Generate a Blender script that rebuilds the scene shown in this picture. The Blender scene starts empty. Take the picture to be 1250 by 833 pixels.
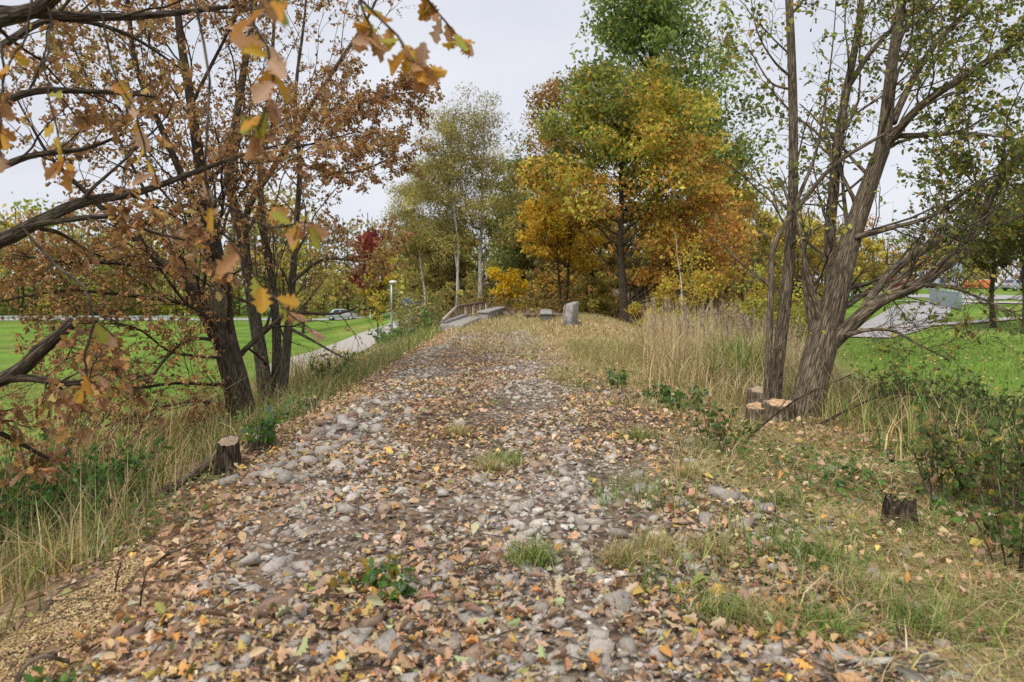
import bpy, math
import numpy as np
from mathutils import Vector

sc = bpy.context.scene
col = sc.collection
R = math.radians
rng = np.random.default_rng(11)

# ------------------------------------------------------------------ camera
F = 972.0                                   # focal length in photo pixels (1250 wide)
HOR = 345.0                                 # horizon row
EYE = 1.6
cam_d = bpy.data.cameras.new('camera'); cam = bpy.data.objects.new('camera', cam_d); col.objects.link(cam)
cam.location = (0, 0, EYE); cam.rotation_euler = (R(90), 0, 0)
cam_d.sensor_width = 36; cam_d.lens = 36 * F / 1250; cam_d.shift_y = -(416.5 - HOR) / 1250
cam_d.clip_start = 0.05; cam_d.clip_end = 4000
cam_d.dof.use_dof = True; cam_d.dof.focus_distance = 9.0; cam_d.dof.aperture_fstop = 2.8
sc.camera = cam

# ------------------------------------------------------------------ sky, sun
SUN_EL, SUN_AZ = R(55), R(205)
w = bpy.data.worlds.new('World'); sc.world = w; w.use_nodes = True
nt = w.node_tree; nt.nodes.clear()
def wn(t): return nt.nodes.new(t)
sky = wn('ShaderNodeTexSky'); sky.sky_type = 'NISHITA'; sky.sun_disc = False
sky.sun_elevation = SUN_EL; sky.sun_rotation = SUN_AZ
tc = wn('ShaderNodeTexCoord'); mp = wn('ShaderNodeMapping'); mp.inputs['Scale'].default_value = (1.2, 1.2, 3.2)
nz = wn('ShaderNodeTexNoise'); nz.inputs['Scale'].default_value = 1.7; nz.inputs['Detail'].default_value = 5; nz.inputs['Roughness'].default_value = .5
rp = wn('ShaderNodeValToRGB')
rp.color_ramp.elements[0].position = .3; rp.color_ramp.elements[0].color = (4.5, 4.66, 5.2, 1)
rp.color_ramp.elements[1].position = .68; rp.color_ramp.elements[1].color = (5.75, 5.82, 6.15, 1)
mx = wn('ShaderNodeMix'); mx.data_type = 'RGBA'; mx.inputs[0].default_value = .94   # cloud cover over the clear sky
bg = wn('ShaderNodeBackground'); bg.inputs['Strength'].default_value = .08
wo = wn('ShaderNodeOutputWorld')
L = nt.links.new
L(tc.outputs['Generated'], mp.inputs[0]); L(mp.outputs[0], nz.inputs['Vector']); L(nz.outputs['Fac'], rp.inputs[0])
L(sky.outputs[0], mx.inputs[6]); L(rp.outputs[0], mx.inputs[7]); L(mx.outputs[2], bg.inputs[0]); L(bg.outputs[0], wo.inputs[0])
sd = bpy.data.lights.new('sun', 'SUN'); sd.energy = 1.5; sd.angle = R(22); sd.color = (1, .93, .82)
so = bpy.data.objects.new('sun', sd); col.objects.link(so)
dv = Vector((math.sin(SUN_AZ) * math.cos(SUN_EL), math.cos(SUN_AZ) * math.cos(SUN_EL), math.sin(SUN_EL)))
so.rotation_euler = dv.to_track_quat('Z', 'Y').to_euler(); so.location = (0, -20, 40)
vs = sc.view_settings; vs.view_transform = 'Standard'; vs.look = 'None'; vs.gamma = 1; vs.use_curve_mapping = False; vs.exposure = 0.95
sc.cycles.max_bounces = 6; sc.cycles.diffuse_bounces = 3; sc.cycles.transmission_bounces = 4; sc.cycles.transparent_max_bounces = 4
sc.cycles.use_denoising = False
sc.cycles.caustics_reflective = False; sc.cycles.caustics_refractive = False

# ------------------------------------------------------------------ materials
def mat(name, build):
    m = bpy.data.materials.new(name); m.use_nodes = True
    n = m.node_tree; n.nodes.clear(); out = n.nodes.new('ShaderNodeOutputMaterial')
    build(n, out); return m
def N(n, t, **kw):
    o = n.nodes.new(t)
    for k, v in kw.items():
        if k in o.inputs: o.inputs[k].default_value = v
        else: setattr(o, k, v)
    return o
def ramp(n, stops):
    r = n.nodes.new('ShaderNodeValToRGB'); e = r.color_ramp.elements
    while len(e) < len(stops): e.new(.5)
    for i, (p, c) in enumerate(stops): e[i].position = p; e[i].color = (*c, 1)
    return r
def attr_leaf(trans, rough=.6, spec=.25):
    def b(n, out):
        a = N(n, 'ShaderNodeAttribute', attribute_name='Col')
        tcn = N(n, 'ShaderNodeTexCoord'); no = N(n, 'ShaderNodeTexNoise', Scale=55.0, Detail=5.0, Roughness=.7)
        n.links.new(tcn.outputs['Object'], no.inputs['Vector'])
        rr = ramp(n, [(.3, (.55, .5, .45)), (.5, (1, 1, 1)), (.75, (1.25, 1.22, 1.15))]); n.links.new(no.outputs['Fac'], rr.inputs[0])
        m = N(n, 'ShaderNodeMix', data_type='RGBA', blend_type='MULTIPLY'); m.inputs[0].default_value = 1
        n.links.new(a.outputs['Color'], m.inputs[6]); n.links.new(rr.outputs[0], m.inputs[7])
        p = N(n, 'ShaderNodeBsdfPrincipled', Roughness=rough); p.inputs['Specular IOR Level'].default_value = spec
        n.links.new(m.outputs[2], p.inputs['Base Color'])
        t = N(n, 'ShaderNodeBsdfTranslucent'); n.links.new(m.outputs[2], t.inputs['Color'])
        ms = N(n, 'ShaderNodeMixShader'); ms.inputs[0].default_value = trans
        n.links.new(p.outputs[0], ms.inputs[1]); n.links.new(t.outputs[0], ms.inputs[2]); n.links.new(ms.outputs[0], out.inputs[0])
    return b
M = {}
M['leaf'] = mat('leaf', attr_leaf(.46))
M['litter'] = mat('litter', attr_leaf(.15, .7))
M['grass'] = mat('grass', attr_leaf(.3, .65))
def b_stone(n, out):
    a = N(n, 'ShaderNodeAttribute', attribute_name='Col')
    tcn = N(n, 'ShaderNodeTexCoord')
    n1 = N(n, 'ShaderNodeTexNoise', Scale=55.0, Detail=6.0, Roughness=.7); n2 = N(n, 'ShaderNodeTexNoise', Scale=9.0, Detail=3.0)
    r1 = ramp(n, [(.3, (.55, .55, .56)), (.5, (1, 1, 1)), (.75, (1.2, 1.19, 1.16))]); r2 = ramp(n, [(.35, (.8, .76, .7)), (.65, (1.1, 1.1, 1.1))])
    for x in (n1, n2): n.links.new(tcn.outputs['Object'], x.inputs['Vector'])
    n.links.new(n1.outputs['Fac'], r1.inputs[0]); n.links.new(n2.outputs['Fac'], r2.inputs[0])
    m1 = N(n, 'ShaderNodeMix', data_type='RGBA', blend_type='MULTIPLY'); m1.inputs[0].default_value = 1
    m2 = N(n, 'ShaderNodeMix', data_type='RGBA', blend_type='MULTIPLY'); m2.inputs[0].default_value = 1
    n.links.new(a.outputs['Color'], m1.inputs[6]); n.links.new(r1.outputs[0], m1.inputs[7])
    n.links.new(m1.outputs[2], m2.inputs[6]); n.links.new(r2.outputs[0], m2.inputs[7])
    p = N(n, 'ShaderNodeBsdfPrincipled', Roughness=.85); n.links.new(m2.outputs[2], p.inputs['Base Color'])
    bp = N(n, 'ShaderNodeBump', Strength=.5, Distance=.01); n.links.new(n1.outputs['Fac'], bp.inputs['Height']); n.links.new(bp.outputs[0], p.inputs['Normal'])
    n.links.new(p.outputs[0], out.inputs[0])
M['stone'] = mat('stone', b_stone)
def b_ground(n, out):                       # soil under the litter: colour of the place from the Col attribute, grain from noise
    a = N(n, 'ShaderNodeAttribute', attribute_name='Col'); tcn = N(n, 'ShaderNodeTexCoord')
    n1 = N(n, 'ShaderNodeTexNoise', Scale=18.0, Detail=8.0, Roughness=.7); n2 = N(n, 'ShaderNodeTexNoise', Scale=.7, Detail=8.0, Roughness=.7)
    v = N(n, 'ShaderNodeTexVoronoi', Scale=26.0)
    for x in (n1, n2, v): n.links.new(tcn.outputs['Object'], x.inputs['Vector'])
    r1 = ramp(n, [(.3, (.5, .48, .45)), (.55, (1, 1, 1)), (.8, (1.5, 1.4, 1.25))]); r2 = ramp(n, [(.3, (.68, .74, .66)), (.5, (1, 1, 1)), (.7, (1.35, 1.2, 1.2))])
    n.links.new(n1.outputs['Fac'], r1.inputs[0]); n.links.new(n2.outputs['Fac'], r2.inputs[0])
    m1 = N(n, 'ShaderNodeMix', data_type='RGBA', blend_type='MULTIPLY'); m1.inputs[0].default_value = 1
    m2 = N(n, 'ShaderNodeMix', data_type='RGBA', blend_type='MULTIPLY'); m2.inputs[0].default_value = 1
    n.links.new(a.outputs['Color'], m1.inputs[6]); n.links.new(r1.outputs[0], m1.inputs[7])
    n.links.new(m1.outputs[2], m2.inputs[6]); n.links.new(r2.outputs[0], m2.inputs[7])
    p = N(n, 'ShaderNodeBsdfPrincipled', Roughness=.95); p.inputs['Specular IOR Level'].default_value = .15
    n.links.new(m2.outputs[2], p.inputs['Base Color'])
    bp = N(n, 'ShaderNodeBump', Strength=.7, Distance=.03); n.links.new(v.outputs['Distance'], bp.inputs['Height']); n.links.new(bp.outputs[0], p.inputs['Normal'])
    n.links.new(p.outputs[0], out.inputs[0])
M['ground'] = mat('ground', b_ground)
def b_gravel(n, out):
    tcn = N(n, 'ShaderNodeTexCoord'); v = N(n, 'ShaderNodeTexVoronoi', Scale=22.0); v2 = N(n, 'ShaderNodeTexVoronoi', Scale=60.0)
    n2 = N(n, 'ShaderNodeTexNoise', Scale=2.2, Detail=6.0)
    for x in (v, v2, n2): n.links.new(tcn.outputs['Object'], x.inputs['Vector'])
    sep = N(n, 'ShaderNodeSeparateColor'); n.links.new(v.outputs['Color'], sep.inputs[0])
    r = ramp(n, [(0, (.06, .045, .033)), (.3, (.15, .105, .07)), (.5, (.25, .175, .12)), (.7, (.2, .17, .145)), (.85, (.3, .28, .25)), (1, (.3, .22, .13))]); n.links.new(sep.outputs[0], r.inputs[0])
    r2 = ramp(n, [(.3, (.55, .5, .45)), (.7, (1.15, 1.1, 1.05))]); n.links.new(n2.outputs['Fac'], r2.inputs[0])
    m2 = N(n, 'ShaderNodeMix', data_type='RGBA', blend_type='MULTIPLY'); m2.inputs[0].default_value = 1
    n.links.new(r.outputs[0], m2.inputs[6]); n.links.new(r2.outputs[0], m2.inputs[7])
    p = N(n, 'ShaderNodeBsdfPrincipled', Roughness=.95); n.links.new(m2.outputs[2], p.inputs['Base Color'])
    bp = N(n, 'ShaderNodeBump', Strength=.9, Distance=.04); n.links.new(v.outputs['Distance'], bp.inputs['Height']); bp.invert = True
    n.links.new(bp.outputs[0], p.inputs['Normal']); n.links.new(p.outputs[0], out.inputs[0])
M['gravel'] = mat('gravel', b_gravel)
def bark(c1, c2, c3, moss=0.0, birch=False, sl=.12, bump=.9):
    def b(n, out):
        a = N(n, 'ShaderNodeAttribute', attribute_name='bk'); mp = N(n, 'ShaderNodeMapping'); mp.inputs['Scale'].default_value = (1, 1, sl)
        n.links.new(a.outputs['Vector'], mp.inputs[0])
        n1 = N(n, 'ShaderNodeTexNoise', Scale=38.0 if not birch else 6.0, Detail=6.0, Roughness=.65); n.links.new(mp.outputs[0], n1.inputs['Vector'])
        n2 = N(n, 'ShaderNodeTexNoise', Scale=2.5, Detail=4.0); n.links.new(a.outputs['Vector'], n2.inputs['Vector'])
        r = ramp(n, [(.32, c1), (.5, c2), (.7, c3)])
        if birch: n.links.new(n1.outputs['Fac'], r.inputs[0]); hgt = n1.outputs['Fac']
        else:
            md = N(n, 'ShaderNodeMix', data_type='VECTOR'); md.inputs[0].default_value = .045; n.links.new(mp.outputs[0], md.inputs[4]); n.links.new(n1.outputs['Color'], md.inputs[5])
            m3 = N(n, 'ShaderNodeMapping'); m3.inputs['Scale'].default_value = (1, 1, 1.6); n.links.new(md.outputs[1], m3.inputs[0])
            vo = N(n, 'ShaderNodeTexVoronoi', feature='DISTANCE_TO_EDGE', Scale=30.0); n.links.new(m3.outputs[0], vo.inputs['Vector'])
            vr = ramp(n, [(0, (0, 0, 0)), (.22, (1, 1, 1))]); n.links.new(vo.outputs['Distance'], vr.inputs[0])
            ad = N(n, 'ShaderNodeMath', operation='MULTIPLY_ADD'); n.links.new(vr.outputs[0], ad.inputs[0]); ad.inputs[1].default_value = .28; 
            sb_ = N(n, 'ShaderNodeMath', operation='SUBTRACT'); n.links.new(n1.outputs['Fac'], sb_.inputs[0]); sb_.inputs[1].default_value = .18; n.links.new(sb_.outputs[0], ad.inputs[2])
            n.links.new(ad.outputs[0], r.inputs[0]); hgt = ad.outputs[0]
        m = N(n, 'ShaderNodeMix', data_type='RGBA'); rm = ramp(n, [(.55, (0, 0, 0)), (.75, (moss, moss, moss))]); n.links.new(n2.outputs['Fac'], rm.inputs[0])
        n.links.new(rm.outputs[0], m.inputs[0]); n.links.new(r.outputs[0], m.inputs[6]); m.inputs[7].default_value = (.075, .085, .03, 1)
        p = N(n, 'ShaderNodeBsdfPrincipled', Roughness=.9); p.inputs['Specular IOR Level'].default_value = .2
        n.links.new(m.outputs[2], p.inputs['Base Color'])
        bp = N(n, 'ShaderNodeBump', Strength=bump, Distance=.02); n.links.new(hgt, bp.inputs['Height']); n.links.new(bp.outputs[0], p.inputs['Normal'])
        n.links.new(p.outputs[0], out.inputs[0])
    return b
M['bark_dark'] = mat('bark_dark', bark((.028, .02, .014), (.085, .065, .046), (.17, .135, .1), .35))
M['bark_grey'] = mat('bark_grey', bark((.05, .042, .03), (.14, .12, .09), (.24, .21, .165), .4))
M['bark_willow'] = mat('bark_willow', bark((.06, .046, .033), (.19, .15, .105), (.33, .27, .2), .3))
M['bark_birch'] = mat('bark_birch', bark((.05, .045, .04), (.6, .58, .54), (.75, .73, .69), 0, True, 2.0, .2))
M['bark_stick'] = mat('bark_stick', bark((.09, .065, .045), (.2, .155, .11), (.33, .27, .2), .1))
def simple(c, rough=.6, metal=0.0, var=.25, scale=6.0, bump=.0, spec=.5):
    def b(n, out):
        tcn = N(n, 'ShaderNodeTexCoord'); n1 = N(n, 'ShaderNodeTexNoise', Scale=scale, Detail=6.0, Roughness=.65); n.links.new(tcn.outputs['Object'], n1.inputs['Vector'])
        r = ramp(n, [(.3, tuple(x * (1 - var) for x in c)), (.7, tuple(x * (1 + var) for x in c))]); n.links.new(n1.outputs['Fac'], r.inputs[0])
        p = N(n, 'ShaderNodeBsdfPrincipled', Roughness=rough, Metallic=metal); p.inputs['Specular IOR Level'].default_value = spec
        n.links.new(r.outputs[0], p.inputs['Base Color'])
        if bump:
            bp = N(n, 'ShaderNodeBump', Strength=bump, Distance=.02); n.links.new(n1.outputs['Fac'], bp.inputs['Height']); n.links.new(bp.outputs[0], p.inputs['Normal'])
        n.links.new(p.outputs[0], out.inputs[0])
    return b
M['concrete'] = mat('concrete', simple((.3, .285, .265), .9, 0, .45, 9, .4))
M['concrete_dark'] = mat('concrete_dark', simple((.12, .115, .11), .9, 0, .5, 7, .4))
M['rust'] = mat('rust', simple((.16, .11, .085), .85, .1, .5, 20, .3))
M['rail_pink'] = mat('rail_pink', simple((.42, .33, .28), .7, 0, .35, 20))
M['asphalt'] = mat('asphalt', simple((.36, .35, .355), .9, 0, .2, 3, .1))
M['paving'] = mat('paving', simple((.42, .39, .36), .9, 0, .22, 5, .1))
M['steel_paint'] = mat('steel_paint', simple((.36, .43, .46), .5, .2, .1, 8))
M['galv'] = mat('galv', simple((.42, .47, .52), .45, .5, .12, 8))
M['white_paint'] = mat('white_paint', simple((.78, .78, .77), .5, 0, .06, 8))
M['black'] = mat('black', simple((.025, .025, .027), .6, 0, .2, 8))
M['glass'] = mat('glass', simple((.03, .04, .05), .08, 0, .1, 4))
M['tyre'] = mat('tyre', simple((.02, .02, .02), .8, 0, .2, 8))
M['orange'] = mat('orange', simple((.6, .2, .07), .5, 0, .15, 4))
M['roof'] = mat('roof', simple((.36, .12, .075), .8, 0, .25, 9))
M['wall'] = mat('wall', simple((.62, .58, .5), .85, 0, .1, 4))
M['lamp_glass'] = mat('lamp_glass', simple((.8, .8, .78), .3, 0, .05, 4))
for k, c in (('silver', (.34, .36, .38)), ('blue', (.03, .09, .26)), ('red', (.45, .03, .025)), ('whitecar', (.75, .75, .75)), ('darkcar', (.06, .07, .08))):
    M['paint_' + k] = mat('paint_' + k, simple(c, .25, .2, .04, 3))
def b_cut(n, out):                          # freshly sawn wood: rings round the object's own axis
    tcn = N(n, 'ShaderNodeTexCoord'); wv = N(n, 'ShaderNodeTexWave', wave_type='RINGS', rings_direction='Z', Scale=22.0, Distortion=3.0, Detail=3.0)
    n.links.new(tcn.outputs['Object'], wv.inputs['Vector'])
    n1 = N(n, 'ShaderNodeTexNoise', Scale=14.0, Detail=4.0); n.links.new(tcn.outputs['Object'], n1.inputs['Vector'])
    r = ramp(n, [(0, (.5, .31, .16)), (1, (.68, .5, .31))]); n.links.new(wv.outputs['Fac'], r.inputs[0])
    r2 = ramp(n, [(.38, (.5, .42, .36)), (.62, (1.05, 1.05, 1.05))]); n.links.new(n1.outputs['Fac'], r2.inputs[0])
    m2 = N(n, 'ShaderNodeMix', data_type='RGBA', blend_type='MULTIPLY'); m2.inputs[0].default_value = 1
    n.links.new(r.outputs[0], m2.inputs[6]); n.links.new(r2.outputs[0], m2.inputs[7])
    p = N(n, 'ShaderNodeBsdfPrincipled', Roughness=.8); n.links.new(m2.outputs[2], p.inputs['Base Color']); n.links.new(p.outputs[0], out.inputs[0])
M['cut'] = mat('cut_wood', b_cut)
M['cut_old'] = mat('cut_wood_old', simple((.36, .27, .18), .85, 0, .45, 22, .3))

# ------------------------------------------------------------------ mesh helpers
def mesh(name, V, polys, colr=None, bk=None, smooth=False):
    """V (n,3); polys = list of (m,k) index arrays."""
    me = bpy.data.meshes.new(name)
    V = np.asarray(V, np.float32); me.vertices.add(len(V)); me.vertices.foreach_set('co', V.ravel())
    polys = [np.asarray(p, np.int32) for p in polys if len(p)]
    loops = np.concatenate([p.ravel() for p in polys]); sizes = np.concatenate([np.full(len(p), p.shape[1], np.int32) for p in polys])
    me.loops.add(len(loops)); me.loops.foreach_set('vertex_index', loops)
    me.polygons.add(len(sizes)); me.polygons.foreach_set('loop_start', np.concatenate([[0], np.cumsum(sizes)[:-1]]).astype(np.int32))
    if smooth: me.polygons.foreach_set('use_smooth', np.ones(len(sizes), bool))
    me.update(calc_edges=True)
    if colr is not None:
        a = me.attributes.new('Col', 'FLOAT_COLOR', 'POINT'); c = np.ones((len(V), 4), np.float32); c[:, :3] = colr; a.data.foreach_set('color', c.ravel())
    if bk is not None:
        a = me.attributes.new('bk', 'FLOAT_VECTOR', 'POINT'); a.data.foreach_set('vector', np.asarray(bk, np.float32).ravel())
    return me
def obj(name, me, material=None, parent=None):
    o = bpy.data.objects.new(name, me); col.objects.link(o)
    if material is not None and me is not None and not me.materials: me.materials.append(material)
    if parent is not None: o.parent = parent
    return o
def tag(o, label=None, cat=None, group=None, kind=None):
    if label: o['label'] = label
    if cat: o['category'] = cat
    if group: o['group'] = group
    if kind: o['kind'] = kind
    return o
def thing(name, label, cat, loc=(0, 0, 0), rz=0, group=None):
    o = bpy.data.objects.new(name, None); col.objects.link(o); o.location = loc; o.rotation_euler = (0, 0, rz); o.empty_display_size = .2
    return tag(o, label, cat, group)
def P(px, py, d): return np.array([(px - 625) / F * d, d, EYE - (py - HOR) / F * d])
def unit(v): return v / np.maximum(np.linalg.norm(v, axis=-1, keepdims=True), 1e-9)
_ph = np.random.default_rng(5).uniform(0, 6.28, (64, 3)); _dr = np.random.default_rng(6).normal(size=(64, 3))
def nz3(p, freq=1.0, seed=0, n=7):          # cheap smooth noise about -1..1
    s = 0
    for i in range(n):
        k = (seed * 7 + i) % 64; d = _dr[k] * freq * (1 + .35 * i)
        s = s + np.sin(p[..., 0] * d[0] + p[..., 1] * d[1] + p[..., 2] * d[2] + _ph[k, 0]) / (1 + .25 * i)
    return s / 2.6
def nz2(x, y, freq=1.0, seed=0): return nz3(np.stack([x, y, np.zeros_like(x)], -1), freq, seed)

def boxm(*boxes):                           # (cx,cy,cz,sx,sy,sz[,rz]) -> V, quads
    V = []; Q = []
    for b in boxes:
        cx, cy, cz, sx, sy, sz = b[:6]; a = b[6] if len(b) > 6 else 0
        c = np.array([[x, y, z] for z in (-.5, .5) for y in (-.5, .5) for x in (-.5, .5)]) * [sx, sy, sz]
        ca, sa = math.cos(a), math.sin(a); c = np.stack([c[:, 0] * ca - c[:, 1] * sa, c[:, 0] * sa + c[:, 1] * ca, c[:, 2]], -1) + [cx, cy, cz]
        o = 8 * len(V); V.append(c); Q += [[o + i for i in q] for q in ((0, 2, 3, 1), (4, 5, 7, 6), (0, 1, 5, 4), (2, 6, 7, 3), (0, 4, 6, 2), (1, 3, 7, 5))]
    return np.concatenate(V), [np.array(Q)]
def boxo(name, m, parent, *boxes, bev=0.0):
    o = obj(name, mesh(name, *boxm(*boxes)), m, parent)
    if bev: md = o.modifiers.new('bevel', 'BEVEL'); md.width = bev; md.segments = 2
    return o
def catmull(C, n):
    C = np.asarray(C, float); k = len(C)
    if k == 2: return C[0] + (C[1] - C[0]) * np.linspace(0, 1, n)[:, None]
    E = np.concatenate([[2 * C[0] - C[1]], C, [2 * C[-1] - C[-2]]]); t = np.linspace(0, k - 1 - 1e-6, n); i = t.astype(int); f = (t - i)[:, None]
    a, b, c, d = E[i], E[i + 1], E[i + 2], E[i + 3]
    return .5 * (2 * b + (c - a) * f + (2 * a - 5 * b + 4 * c - d) * f ** 2 + (3 * b - a - 3 * c + d) * f ** 3)
def tubes(Pl, Rr, sides=5, rough=0.0, cap=False, flat=0.0):
    """Pl (M,n,3), Rr (M,n) -> V, polys, bk"""
    Mn, n, _ = Pl.shape
    T = np.empty_like(Pl); T[:, 1:-1] = Pl[:, 2:] - Pl[:, :-2]; T[:, 0] = Pl[:, 1] - Pl[:, 0]; T[:, -1] = Pl[:, -1] - Pl[:, -2]; T = unit(T)
    up = np.where(np.abs(unit(Pl[:, -1] - Pl[:, 0])[:, 2:3]) > .8, np.array([[1., .13, 0]]), np.array([[.05, .1, 1.]]))[:, None, :]
    U = unit(np.cross(T, up)); W = np.cross(U, T)
    th = np.linspace(0, 2 * np.pi, sides, endpoint=False); ln = np.concatenate([np.zeros((Mn, 1)), np.cumsum(np.linalg.norm(np.diff(Pl, axis=1), axis=-1), 1)], 1)
    rr = Rr[:, :, None] * np.ones(sides)
    bk = np.stack([np.cos(th)[None, None] * np.maximum(Rr[:, :1, None], .01) * np.ones_like(rr), np.sin(th)[None, None] * np.maximum(Rr[:, :1, None], .01) * np.ones_like(rr), ln[:, :, None] * np.ones(sides)], -1)
    bk = bk + rng.uniform(-20, 20, (Mn, 1, 1, 3))
    if rough:
        q = bk * np.array([1, 1, .22]); rr = rr * (1 + rough * .7 * nz3(q, 30, 3) + rough * .5 * nz3(bk, 7, 9))
    V = Pl[:, :, None] + rr[..., None] * (np.cos(th)[:, None] * U[:, :, None] + np.sin(th)[:, None] * W[:, :, None])
    idx = np.arange(Mn * n * sides).reshape(Mn, n, sides); a = idx[:, :-1]; b = idx[:, 1:]
    Q = np.stack([a, np.roll(a, -1, 2), np.roll(b, -1, 2), b], -1).reshape(-1, 4)
    polys = [Q]
    if cap: polys += [idx[:, -1, :].reshape(Mn, sides), idx[:, 0, ::-1].reshape(Mn, sides)]
    return V.reshape(-1, 3), polys, bk.reshape(-1, 3)
def join(parts):
    V = []; polys = []; B = []; o = 0
    for v, ps, b in parts:
        V.append(v); B.append(b); polys += [p + o for p in ps]; o += len(v)
    return np.concatenate(V), polys, np.concatenate(B)
def spawn(Pl, Rr, k, t0, t1, ang, lenf, rf, n, wander, trop, minr=.003, lmin=.1, lmax=9., dt=.5):
    Mn, m, _ = Pl.shape
    t = t0 + (t1 - t0) * (np.arange(k) + rng.uniform(0, 1, (Mn, k))) / k; f = t * (m - 1.001); i = f.astype(int); fr = (f - i)[..., None]
    ii = np.arange(Mn)[:, None]; A, B = Pl[ii, i], Pl[ii, i + 1]; base = A + (B - A) * fr; T = unit(B - A)
    Lp = np.linalg.norm(np.diff(Pl, axis=1), axis=-1).sum(1)[:, None]; rp = Rr[ii, i] * (1 - fr[..., 0]) + Rr[ii, i + 1] * fr[..., 0]
    pr = unit(np.cross(rng.normal(size=T.shape), T)); a = rng.normal(ang[0], ang[1], t.shape)[..., None]
    D = np.cos(a) * T + np.sin(a) * pr
    ln = np.clip(Lp * lenf * (1 - dt * t) * rng.uniform(.6, 1.35, t.shape), lmin, lmax)
    D = D.reshape(-1, 3); base = base.reshape(-1, 3); ln = ln.ravel(); r0 = np.maximum(np.minimum(rp.ravel() * rf, ln * .03 + .002), minr)
    out = [base]; p = base; trop = np.asarray(trop)
    for s in range(n - 1):
        D = unit(D + wander * rng.normal(size=D.shape) + trop); p = p + D * (ln / (n - 1))[:, None]; out.append(p)
    return np.stack(out, 1), r0[:, None] * np.linspace(1, .3, n)[None]
def frames(Y, Z):                           # columns x,y,z
    Y = unit(Y); X = unit(np.cross(Y, Z)); Z = np.cross(X, Y); return np.stack([X, Y, Z], -1)
LEAF2 = (np.array([[0, 0, 0], [.3, .45, .1], [0, 1, -.06], [-.3, .45, .1]]), [np.array([[0, 1, 2], [0, 2, 3]])])
_o = [(0, 0), (.07, .1), (.2, .22), (.12, .32), (.33, .45), (.17, .56), (.36, .7), (.18, .8), (.14, .95), (0, 1)]
def oakleaf(curl=.15, fold=.3):
    r = np.array([[x, y, 0] for x, y in _o]); l = r[1:-1] * [-1, 1, 1]; v = np.concatenate([r, l])
    v[:, 2] = np.abs(v[:, 0]) * fold - curl * (v[:, 1] - .3) ** 2 + .04 * np.sin(v[:, 1] * 17 + v[:, 0] * 9)
    return v, [np.array([list(range(10))]), np.array([[0, 9] + list(range(17, 9, -1))])]
OAK = oakleaf()
_b = [(0, 0), (.22, .12), (.36, .38), (.3, .65), (.12, .88), (0, 1)]
def broad():
    r = np.array([[x, y, 0] for x, y in _b]); l = r[1:-1] * [-1, 1, 1]; v = np.concatenate([r, l]); v[:, 2] = np.abs(v[:, 0]) * .35 - .15 * (v[:, 1] - .4) ** 2
    return v, [np.array([list(range(6))]), np.array([[0, 5, 9, 8, 7, 6]])]
BROAD = broad()
LEAFB = (np.array([[0, 0, 0], [.3, .3, .08], [.26, .7, .06], [0, 1, -.04], [-.26, .7, .06], [-.3, .3, .08]]), [np.array([[0, 1, 2, 3], [0, 3, 4, 5]])])
LOBE = (np.array([[0, 0, 0], [.16, .3, .03], [.32, .66, .08], [0, 1, -.05], [-.32, .66, .08], [-.16, .3, .03]]), [np.array([[0, 1, 2, 3], [0, 3, 4, 5]])])
def scatter(proto, A, T, S, C):             # A (n,3,3) T (n,3) S (n,) or (n,3) C (n,3)
    v, ps = proto; S = np.asarray(S); S = S[:, None] * np.ones(3) if S.ndim == 1 else S
    V = np.einsum('nij,nvj->nvi', A, v[None] * S[:, None, :]) + T[:, None]
    o = (np.arange(len(T)) * len(v))[:, None, None]
    return V.reshape(-1, 3), [(p[None] + o).reshape(-1, p.shape[1]) for p in ps], np.repeat(C, len(v), 0)
def pal(cols, n, wts=None, jit=.18, hue=.06):
    c = np.array(cols)[rng.choice(len(cols), n, p=None if wts is None else np.array(wts) / sum(wts))]
    return np.clip(c * (1 + jit * rng.normal(size=(n, 1))) * (1 + hue * rng.normal(size=(n, 3))), .004, .9)
def blades(base, h, lean, az, wd, c, segs=2):
    """tapering bent grass blades"""
    n = len(base); ld = np.stack([np.cos(az), np.sin(az), np.zeros(n)], -1); sdv = np.stack([-np.sin(az + rng.normal(0, .7, n)), np.cos(az), np.zeros(n)], -1)
    rows = []
    for s in range(segs):
        t = s / segs; cpt = base + ld * (lean * h * t ** 2)[:, None] + np.array([0, 0, 1]) * (h * (t - .35 * lean * t ** 2))[:, None]; wv = (wd * (1 - .6 * t) / 2)[:, None] * sdv
        rows += [cpt - wv, cpt + wv]
    tip = base + ld * (lean * h)[:, None] + np.array([0, 0, 1]) * (h * (1 - .35 * lean))[:, None]; rows.append(tip)
    V = np.stack(rows, 1); k = 2 * segs + 1; o = (np.arange(n) * k)[:, None]
    quads = [np.array([2 * s, 2 * s + 1, 2 * s + 3, 2 * s + 2])[None] + o for s in range(segs - 1)]
    tri = np.array([2 * segs - 2, 2 * segs - 1, 2 * segs])[None] + o
    return V.reshape(-1, 3), quads + [tri], np.repeat(c, k, 0)

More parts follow.
